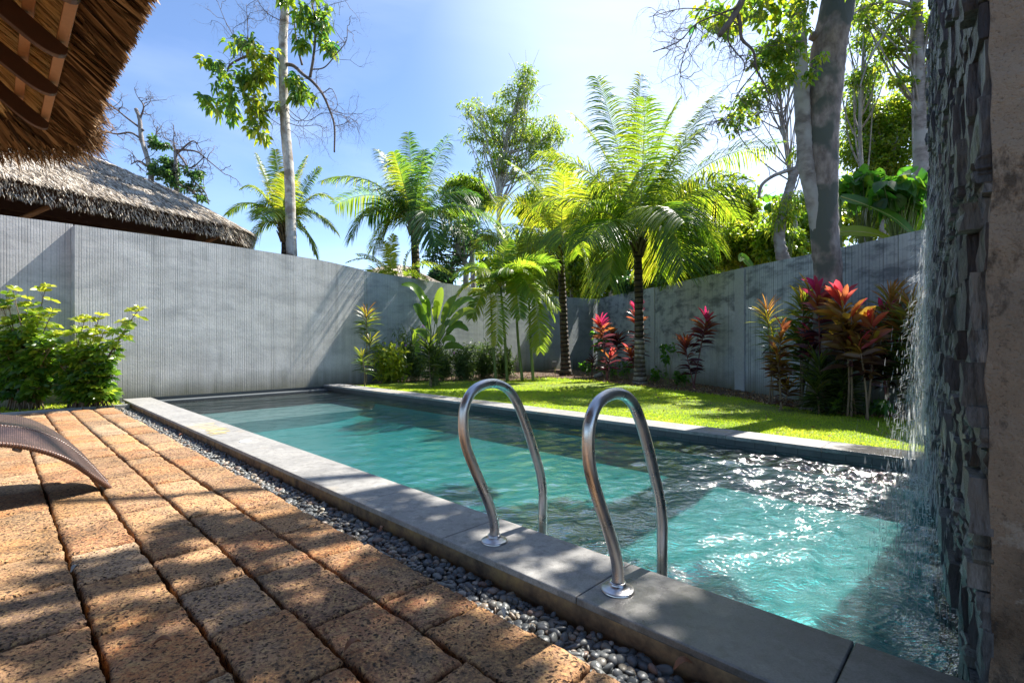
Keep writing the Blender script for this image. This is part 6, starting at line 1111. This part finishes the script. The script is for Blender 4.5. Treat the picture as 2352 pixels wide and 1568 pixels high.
def garden():
    R = np.random.default_rng; G1 = 'cordylines in the beds'
    cordyline('yellow-green narrow cordyline standing alone against the sunlit end wall', 838, 868, [(842, 700, .55, 90, .8), (850, 765, .4, 50, .5)], 'lf_narrow', R(1), .42, .035, G1, Yo=12.6)
    cordyline('pink-tipped dark cordyline between the two palm trunks, left of the lawn palm', 1396, 876, [(1380, 722, .85, 60, 1.0), (1400, 800, .45, 30, .75)], 'lf_red', R(2), .40, .085, G1)
    cordyline('very dark purple cordyline just right of the pink-tipped one', 1420, 868, [(1418, 760, .6, 40, .35), (1405, 745, .5, 30, .6)], 'lf_red', R(3), .38, .08, G1)
    cordyline('short dark cordyline at the left foot of the pink-tipped one', 1362, 868, [(1362, 812, .35, 30, .1)], 'lf_red', R(4), .30, .05, G1)
    cordyline('tall red-topped cordyline half hidden behind the lawn palm trunk', 1466, 868, [(1462, 695, 1.45, 90, 1.0), (1448, 790, .5, 34, .8)], 'lf_red', R(5), .40, .075, G1, Yo=13.6)
    cordyline('slim dark purple cordyline, left one of the pair on the shaded right wall', 1583, 893, [(1574, 768, .75, 50, .62)], 'lf_red', R(6), .40, .08, G1)
    cordyline('red-crowned purple cordyline on a bent bare stem, right one of the purple pair', 1590, 893, [(1622, 712, .8, 60, 1.0)], 'lf_red', R(7), .40, .085, G1)
    cordyline('orange and bronze leafy cordyline at the left front of the red group', 1800, 945, [(1795, 728, .85, 70, .95), (1786, 790, .7, 50, .75), (1812, 860, .35, 30, .8)], 'lf_orange', R(8), .27, .065, G1)
    cordyline('thin-leaved green and red cordyline at the left back of the red group', 1768, 930, [(1762, 685, .75, 110, .95), (1775, 750, .5, 60, .5)], 'lf_narrow', R(9), .36, .026, G1)
    cordyline('bushy dark green narrow cordyline left of the big trunk foot', 1845, 938, [(1845, 660, 1.0, 150, .7), (1862, 640, .6, 90, .9), (1880, 690, .8, 120, .5), (1835, 740, .8, 110, .35), (1860, 780, .6, 90, .2)], 'lf_narrow', R(10), .42, .036, G1)
    cordyline('broad-leaved red and gold cordyline, tallest at the centre of the red group', 1962, 960, [(1932, 655, .75, 60, 1.0), (1942, 740, .5, 40, .55), (1955, 690, .5, 30, .8)], 'lf_orange', R(11), .40, .125, G1)
    cordyline('dark red cordyline with glossy broad leaves at the front right of the red group', 1985, 965, [(2003, 712, .9, 64, .85), (1972, 760, .5, 34, .95)], 'lf_orange', R(12), .30, .10, G1)
    cordyline('tall narrow-leaved orange and green cordyline beside the waterfall', 2060, 962, [(2045, 650, .9, 140, .95), (2075, 690, .9, 130, .85), (2095, 750, .6, 100, .7), (2055, 780, .6, 90, .3)], 'lf_narrow', R(13), .40, .034, G1)
    cordyline('dark low cordyline half seen through the falling water', 2110, 975, [(2100, 800, .6, 70, .3)], 'lf_narrow', R(14), .34, .04, G1)
    cordyline('dark sparse bronze-tipped cordyline against the foot of the big trunk', 1925, 940, [(1915, 745, .8, 60, .4), (1895, 830, .4, 36, .25)], 'lf_orange', R(15), .30, .07, G1)
    cordyline('pink and crimson cordyline at the left of the big trunk, among narrow green leaves', 1878, 948, [(1878, 640, .9, 60, 1.0), (1868, 745, .5, 36, .9)], 'lf_red', R(16), .36, .085, G1)
    cordyline('crimson broad-leaved cordyline right of the gold-leaved one, in front of the narrow leaves', 2035, 960, [(2030, 690, .8, 56, .95), (2045, 780, .5, 36, .7)], 'lf_red', R(17), .34, .09, G1)
    cordyline('green and copper narrow-leaved cordyline at the far right of the group, arching into the spray', 2100, 968, [(2092, 660, .8, 110, .9), (2118, 720, .7, 90, .8)], 'lf_narrow', R(18), .40, .034, G1)
    cordyline('low dark green strap-leaved cordyline hiding the left foot of the big trunk', 1885, 952, [(1880, 800, .7, 110, .15), (1900, 830, .6, 100, .2), (1868, 850, .5, 90, .3)], 'lf_narrow', R(19), .38, .036, G1)
    cordyline('low dark green strap-leaved cordyline hiding the right foot of the big trunk', 1935, 956, [(1932, 820, .6, 110, .2), (1945, 860, .5, 90, .35), (1918, 870, .5, 90, .15)], 'lf_narrow', R(23), .36, .036, G1)
    # broad-leaved heliconia
    r = R(20); Y = 12.3; b = at(1000, 800, Y); b[2] = -.07; t = thing('heliconia', b, 'tall bright green broad-leaved plant with notched arching leaves in front of the end wall', 'plant'); lf, st = MB(), MB()
    tg = [(985, 640, 922, 655), (985, 660, 968, 690), (1000, 690, 1000, 690), (1040, 670, 1090, 690), (1045, 700, 1092, 715), (1030, 740, 1063, 740), (960, 720, 950, 790), (1005, 690, 1015, 660), (970, 700, 950, 700), (1020, 780, 1065, 800), (990, 760, 955, 760), (1010, 720, 1050, 745), (985, 720, 975, 700), (1020, 700, 1048, 680), (965, 760, 955, 815), (1005, 770, 1020, 745), (1035, 720, 1075, 760), (1020, 760, 1045, 785)]
    for i, (cx, cy, tx, ty) in enumerate(tg):
        c0 = at(998+r.normal()*9, 800, Y+r.normal()*.12); c0[2] = at(0, 790, Y)[2]; dY = r.uniform(-.45, .35); P = bez(b*.35+c0*.65+r.normal(size=3)*.04, at(cx, cy, Y+dY*.5), at(tx, ty, Y+dY), 22); tube(st, P[:12], np.linspace(.014, .008, 12), 5); tube(st, [b+r.normal(size=3)*[.08, .08, 0], P[0]], .014, 5, cap=False)
        Q = P[8:]; K = len(Q); Qs = smooth_path(Q, 3); K = len(Qs); f = np.linspace(0, 1, K); W = .115*np.clip(np.sin(PI*(.05+.93*f))**.6, .05, 1)*(1-.10*((np.arange(K) % 4) == 0)); tgn = nrm(np.gradient(Qs, axis=0)); S = nrm(np.cross(tgn, nrm(np.array([r.normal()*.3, -1+r.normal()*.2, .8])))); ribbons(lf, Qs[None], W[None], S[None], np.array([r.uniform(.35, .75)]), .28)
    lf.build('leaves', M['lf_bright'], t); st.build('stems', M['stem_green'], t)
    cordyline('dark bronze cordyline at the foot of the broad-leaved plant', 985, 872, [(985, 770, .7, 110, .3), (1000, 800, .6, 80, .25)], 'lf_narrow', R(21), .40, .04, G1, Yo=11.9)
    cordyline('small orange-green cordyline at the left end of the flowering border', 845, 868, [(830, 800, .5, 60, .6)], 'lf_narrow', R(22), .34, .035, G1, Yo=12.0)
    # low shrubs with violet flowers
    for i, (px, py, wpx, hpx, T, lab, nf) in enumerate([(805, 878, 36, 55, .4, 'low grey-green shrub at the left tip of the border, next to the coping', 0), (850, 876, 42, 62, .45, 'low leafy shrub with two violet flowers under the yellow-green cordyline', 2), (900, 880, 46, 60, .8, 'bright light green low plant in the middle of the flowering border', 1), (950, 876, 42, 84, .35, 'taller leafy shrub with violet flowers left of the broad-leaved plant', 3), (1010, 872, 46, 50, .3, 'low dark shrub with one violet flower in front of the broad-leaved plant', 1), (1065, 872, 44, 54, .2, 'low dark shrub with a violet flower between the broad-leaved plant and the feathery palm', 1), (1115, 868, 44, 56, .15, 'low dark shrub in the shade at the feet of the feathery palm', 0), (1160, 866, 30, 44, .15, 'small dark shrub right of the feathery palm stems', 0)]):
        r = R(400+i); b = gnd(px, py, -.07); Y = b[1]; k = Y/F; t = thing('low_shrub', b, lab, 'shrub', 'low flowering shrubs along the border'); lf, st = MB(), MB(); hpx *= 1.6; wpx *= 1.15; n = int(wpx*2.2)
        for _ in range(n):
            e = at(px+r.normal()*wpx*.42, py-hpx*r.uniform(.3, 1.0), Y+r.normal()*.22); p0 = b+r.normal(size=3)*[.18, .15, 0]; P = bez(p0, (p0+e)/2+np.array([0, 0, .06]), e, 7); tube(st, P, .004, 3, cap=False); m = 16; f = r.random(m)*.85+.15
            p = np.stack([np.interp(f, np.linspace(0, 1, 7), P[:, j]) for j in range(3)], -1); leaves(lf, p, rdir(r, m, .6), (.17 if i != 2 else .15)*r.uniform(.7, 1.1, m), .028 if i != 2 else .065, r, .35, np.clip(T+r.normal(size=m)*.15, 0, 1), 'lance', .3)
        lf.build('foliage', M['lf_low'] if i != 2 else M['lf_bright'], t); st.build('stems', M['stem_green'], t)
        for q in range(nf):
            fl = MB(); c = at(px+r.uniform(-.7, .7)*wpx, py-hpx*r.uniform(.5, 1.05), Y-.25); az = np.arange(5)*2*PI/5; d = np.stack([np.cos(az), -.6+0*az, np.sin(az)], -1); leaves(fl, np.repeat(c[None], 5, 0), d, .042, .04, r, .05, np.full(5, .5), 'heart', .1); tube(fl, [c, c+np.array([0, .03, -.02])], [.01, .004], 5); fl.build('flower', M['petal'], t)
    # small dark green plants in the shaded bed
    for i, (px, py, wpx, hpx, L, lab) in enumerate([(1350, 862, 24, 30, .12, 'small shaded plant beside the short dark cordyline'), (1405, 872, 26, 34, .11, 'low dark green plant under the pink-tipped cordyline'), (1440, 870, 26, 36, .11, 'low dark green plant left of the pale foot of the lawn palm'), (1505, 880, 24, 30, .11, 'low dark green plant right of the pale foot of the lawn palm'), (1532, 885, 26, 95, .16, 'broad-leaved weed on a thin stem between the lawn palm and the purple cordylines'), (1565, 890, 18, 34, .12, 'small green plant at the left foot of the purple cordylines'), (1925, 955, 18, 42, .12, 'small bright green seedling on the mulch before the big trunk'), (1790, 900, 14, 30, .12, 'small green seedling left of the orange cordyline'), (2010, 960, 26, 40, .12, 'low green plant at the foot of the front right cordyline'), (1380, 825, 22, 60, .16, 'broad green leaves behind the left side of the pink-tipped cordyline')]):
        r = R(500+i); b = gnd(px, py if i != 9 else 866, -.07); Y = b[1]; t = thing('small_plant', b, lab, 'plant', 'small green plants in the shaded beds'); lf, st = MB(), MB()
        for _ in range(12 if i != 4 else 7):
            e = at(px+r.normal()*wpx*.5, py-hpx*r.uniform(.35 if i != 4 else .6, 1.0), Y+r.normal()*.12); p0 = b+r.normal(size=3)*[.05, .05, 0]; P = bez(p0, (p0+e)/2, e, 6); tube(st, P, .004, 3, cap=False); m = 9; leaves(lf, e+r.normal(size=(m, 3))*.03, rdir(r, m, .3), L*r.uniform(.7, 1.1, m), L*.5, r, .35, np.clip((.35 if i != 6 else .7)+r.normal(size=m)*.12, 0, 1), 'leaf', .25)
        lf.build('leaves', M['lf_heart'], t); st.build('stems', M['stem_green'], t)
    # schefflera shrubs at left
    def scheff(label, tips_, r, ys, base):
        Yb = ys; b = at(base, 930, Yb); b[2] = -.08; t = thing('umbrella_shrub', b, label, 'shrub', 'yellow-green shrubs at the left wall'); lf, st = MB(), MB()
        for (tx, ty, n, T) in tips_:
            e = at(tx, ty, Yb+r.normal()*.12); m0 = b+r.normal(size=3)*[.12, .08, 0]; P = bez(m0, m0*.45+e*.55+np.array([-(e[0]-m0[0])*.25, 0, .1]), e, 24); tube(st, P, np.linspace(.012, .005, 24), 5)
            for q in range(n):
                f = 1-(q/n)**1.0*.78; p = np.array([np.interp(f, np.linspace(0, 1, 24), P[:, j]) for j in range(3)]); az = q*2.4+r.uniform(-.3, .3); d = np.array([math.cos(az), math.sin(az), .5 if q > 2 else 1.6]); pe = .10+.05*r.random() if q > 1 else .03; h = p+nrm(d)*pe; tube(st, [p, h], .0028, 3, cap=False)
                m = 8; a2 = np.arange(m)*2*PI/m; nrmv = nrm(d*.6+np.array([.25, -.45, 1.0])); u = nrm(np.cross(nrmv, [.3, 1, 0])); v = np.cross(nrmv, u); dd = np.outer(np.cos(a2), u)+np.outer(np.sin(a2), v)+nrmv*(.25 if q > 2 else .7); leaves(lf, np.repeat(h[None], m, 0), dd, r.uniform(.10, .145, m), .058, r, .25, np.full(m, np.clip(T-.55*(1-f)**.6+r.normal()*.08, 0, 1)), 'obov', .2)
        lf.build('leaves', M['lf_bright'], t); st.build('stems', M['stem_brown'], t)
    r = R(600); fill = lambda x0, x1, y0, y1, k, T: [(r.uniform(x0, x1), r.uniform(y0, y1), int(r.integers(7, 12)), T+r.normal()*.12) for _ in range(int(k*1.9))]
    scheff('bushy yellow-green shrub at the far left, tallest against the recessed wall panel', [(75, 720, 12, .8), (5, 700, 12, .8), (45, 735, 12, .8), (120, 720, 12, .9), (30, 670, 10, .85), (35, 800, 12, .7), (110, 800, 12, .75), (105, 662, 16, 1.0), (60, 690, 12, .95), (20, 740, 14, .85), (90, 740, 12, .75), (130, 770, 10, .85), (15, 680, 9, .5), (60, 770, 12, .85), (-10, 800, 12, .7)]+fill(-20, 150, 770, 900, 26, .55), r, 8.15, 60)
    scheff('yellow-green shrub in the middle, in front of the edge of the wall panel', [(210, 770, 12, .8), (175, 760, 12, .8), (195, 735, 14, 1.0), (228, 728, 12, 1.0), (185, 790, 10, .85), (240, 760, 10, .9), (160, 830, 9, .7)]+fill(130, 250, 800, 905, 22, .5), r, 8.15, 185)
    scheff('leaning yellow-green shrub with one long slanting shoot, nearest the coping end', [(318, 712, 18, .95), (290, 760, 12, .5), (262, 800, 11, .5), (250, 830, 9, .6)]+fill(170, 262, 860, 915, 12, .55), r, 8.2, 215)
garden()
# ------------------------------------------------------------------ camera, light, world
cam = bpy.data.cameras.new('camera'); co = bpy.data.objects.new('camera', cam); C.objects.link(co)
co.location = (0, 0, 1.0); co.rotation_euler = (rad(90), 0, 0); cam.sensor_width = 36; cam.lens = F/2352*36; cam.shift_y = (HOR-784)/2352; cam.clip_start = .05; cam.clip_end = 3000
bpy.context.scene.camera = co
sl = bpy.data.lights.new('sun', 'SUN'); sl.energy = 5.0; sl.angle = rad(.55); sl.color = (1, .945, .86); so = bpy.data.objects.new('sun', sl); C.objects.link(so)
so.rotation_euler = Vector(SUN).to_track_quat('Z', 'Y').to_euler(); so.location = (8, 6, 12)
w = bpy.data.worlds.new('World'); bpy.context.scene.world = w; w.use_nodes = True; nt = w.node_tree; nt.nodes.clear()
sky = N(nt, 'ShaderNodeTexSky', sky_type='NISHITA'); sky.sun_disc = False; sky.sun_elevation = rad(SUN_EL); sky.sun_rotation = rad(SUN_AZ); sky.air_density = .75; sky.dust_density = .4; sky.ozone_density = 4.0
tc = N(nt, 'ShaderNodeTexCoord'); mp = N(nt, 'ShaderNodeMapping'); mp.inputs['Scale'].default_value = (1, 1, 3.2); lk(nt, tc.outputs['Generated'], mp.inputs[0])
nz = N(nt, 'ShaderNodeTexNoise'); nz.inputs['Scale'].default_value = 1.6; nz.inputs['Detail'].default_value = 6; nz.inputs['Roughness'].default_value = .5; nz.inputs['Distortion'].default_value = .4; lk(nt, mp.outputs[0], nz.inputs[0])
cl = ramp(nt, nz.outputs['Fac'], [(.48, g(0)), (.8, g(.22))])
bg = N(nt, 'ShaderNodeBackground'); bg.inputs[1].default_value = .115; 
# white glow toward the sun, painted into the sky as thin cirrus
dn = N(nt, 'ShaderNodeVectorMath', operation='DOT_PRODUCT'); dn.inputs[1].default_value = tuple(nrm(np.array([.52, 1, .72]))); nv = N(nt, 'ShaderNodeVectorMath', operation='NORMALIZE'); lk(nt, tc.outputs['Generated'], nv.inputs[0]); lk(nt, nv.outputs[0], dn.inputs[0])
mr = N(nt, 'ShaderNodeMapRange', interpolation_type='SMOOTHERSTEP'); mr.inputs['From Min'].default_value = .80; mr.inputs['From Max'].default_value = 1.0; lk(nt, dn.outputs['Value'], mr.inputs[0])
glow = mth(nt, 'MULTIPLY', mr.outputs[0], ramp(nt, nz.outputs['Fac'], [(.25, g(.45)), (.65, g(1))])); allc = mth(nt, 'MAXIMUM', cl, mth(nt, 'MULTIPLY', glow, .50))
lk(nt, mixc(nt, allc, sky.outputs[0], (6.0, 6.5, 7.2)), bg.inputs[0])
wo = N(nt, 'ShaderNodeOutputWorld'); lk(nt, bg.outputs[0], wo.inputs[0])
sc = bpy.context.scene; sc.view_settings.view_transform = 'Standard'; sc.view_settings.look = 'None'; sc.view_settings.exposure = 1.33; sc.view_settings.gamma = 1
sc.cycles.max_bounces = 10; sc.cycles.transparent_max_bounces = 24; sc.cycles.diffuse_bounces = 4; sc.cycles.transmission_bounces = 6; sc.cycles.glossy_bounces = 4
sc.cycles.caustics_reflective = False; sc.cycles.caustics_refractive = False; sc.cycles.sample_clamp_indirect = 4.0; sc.cycles.sample_clamp_direct = 0; sc.cycles.use_denoising = True
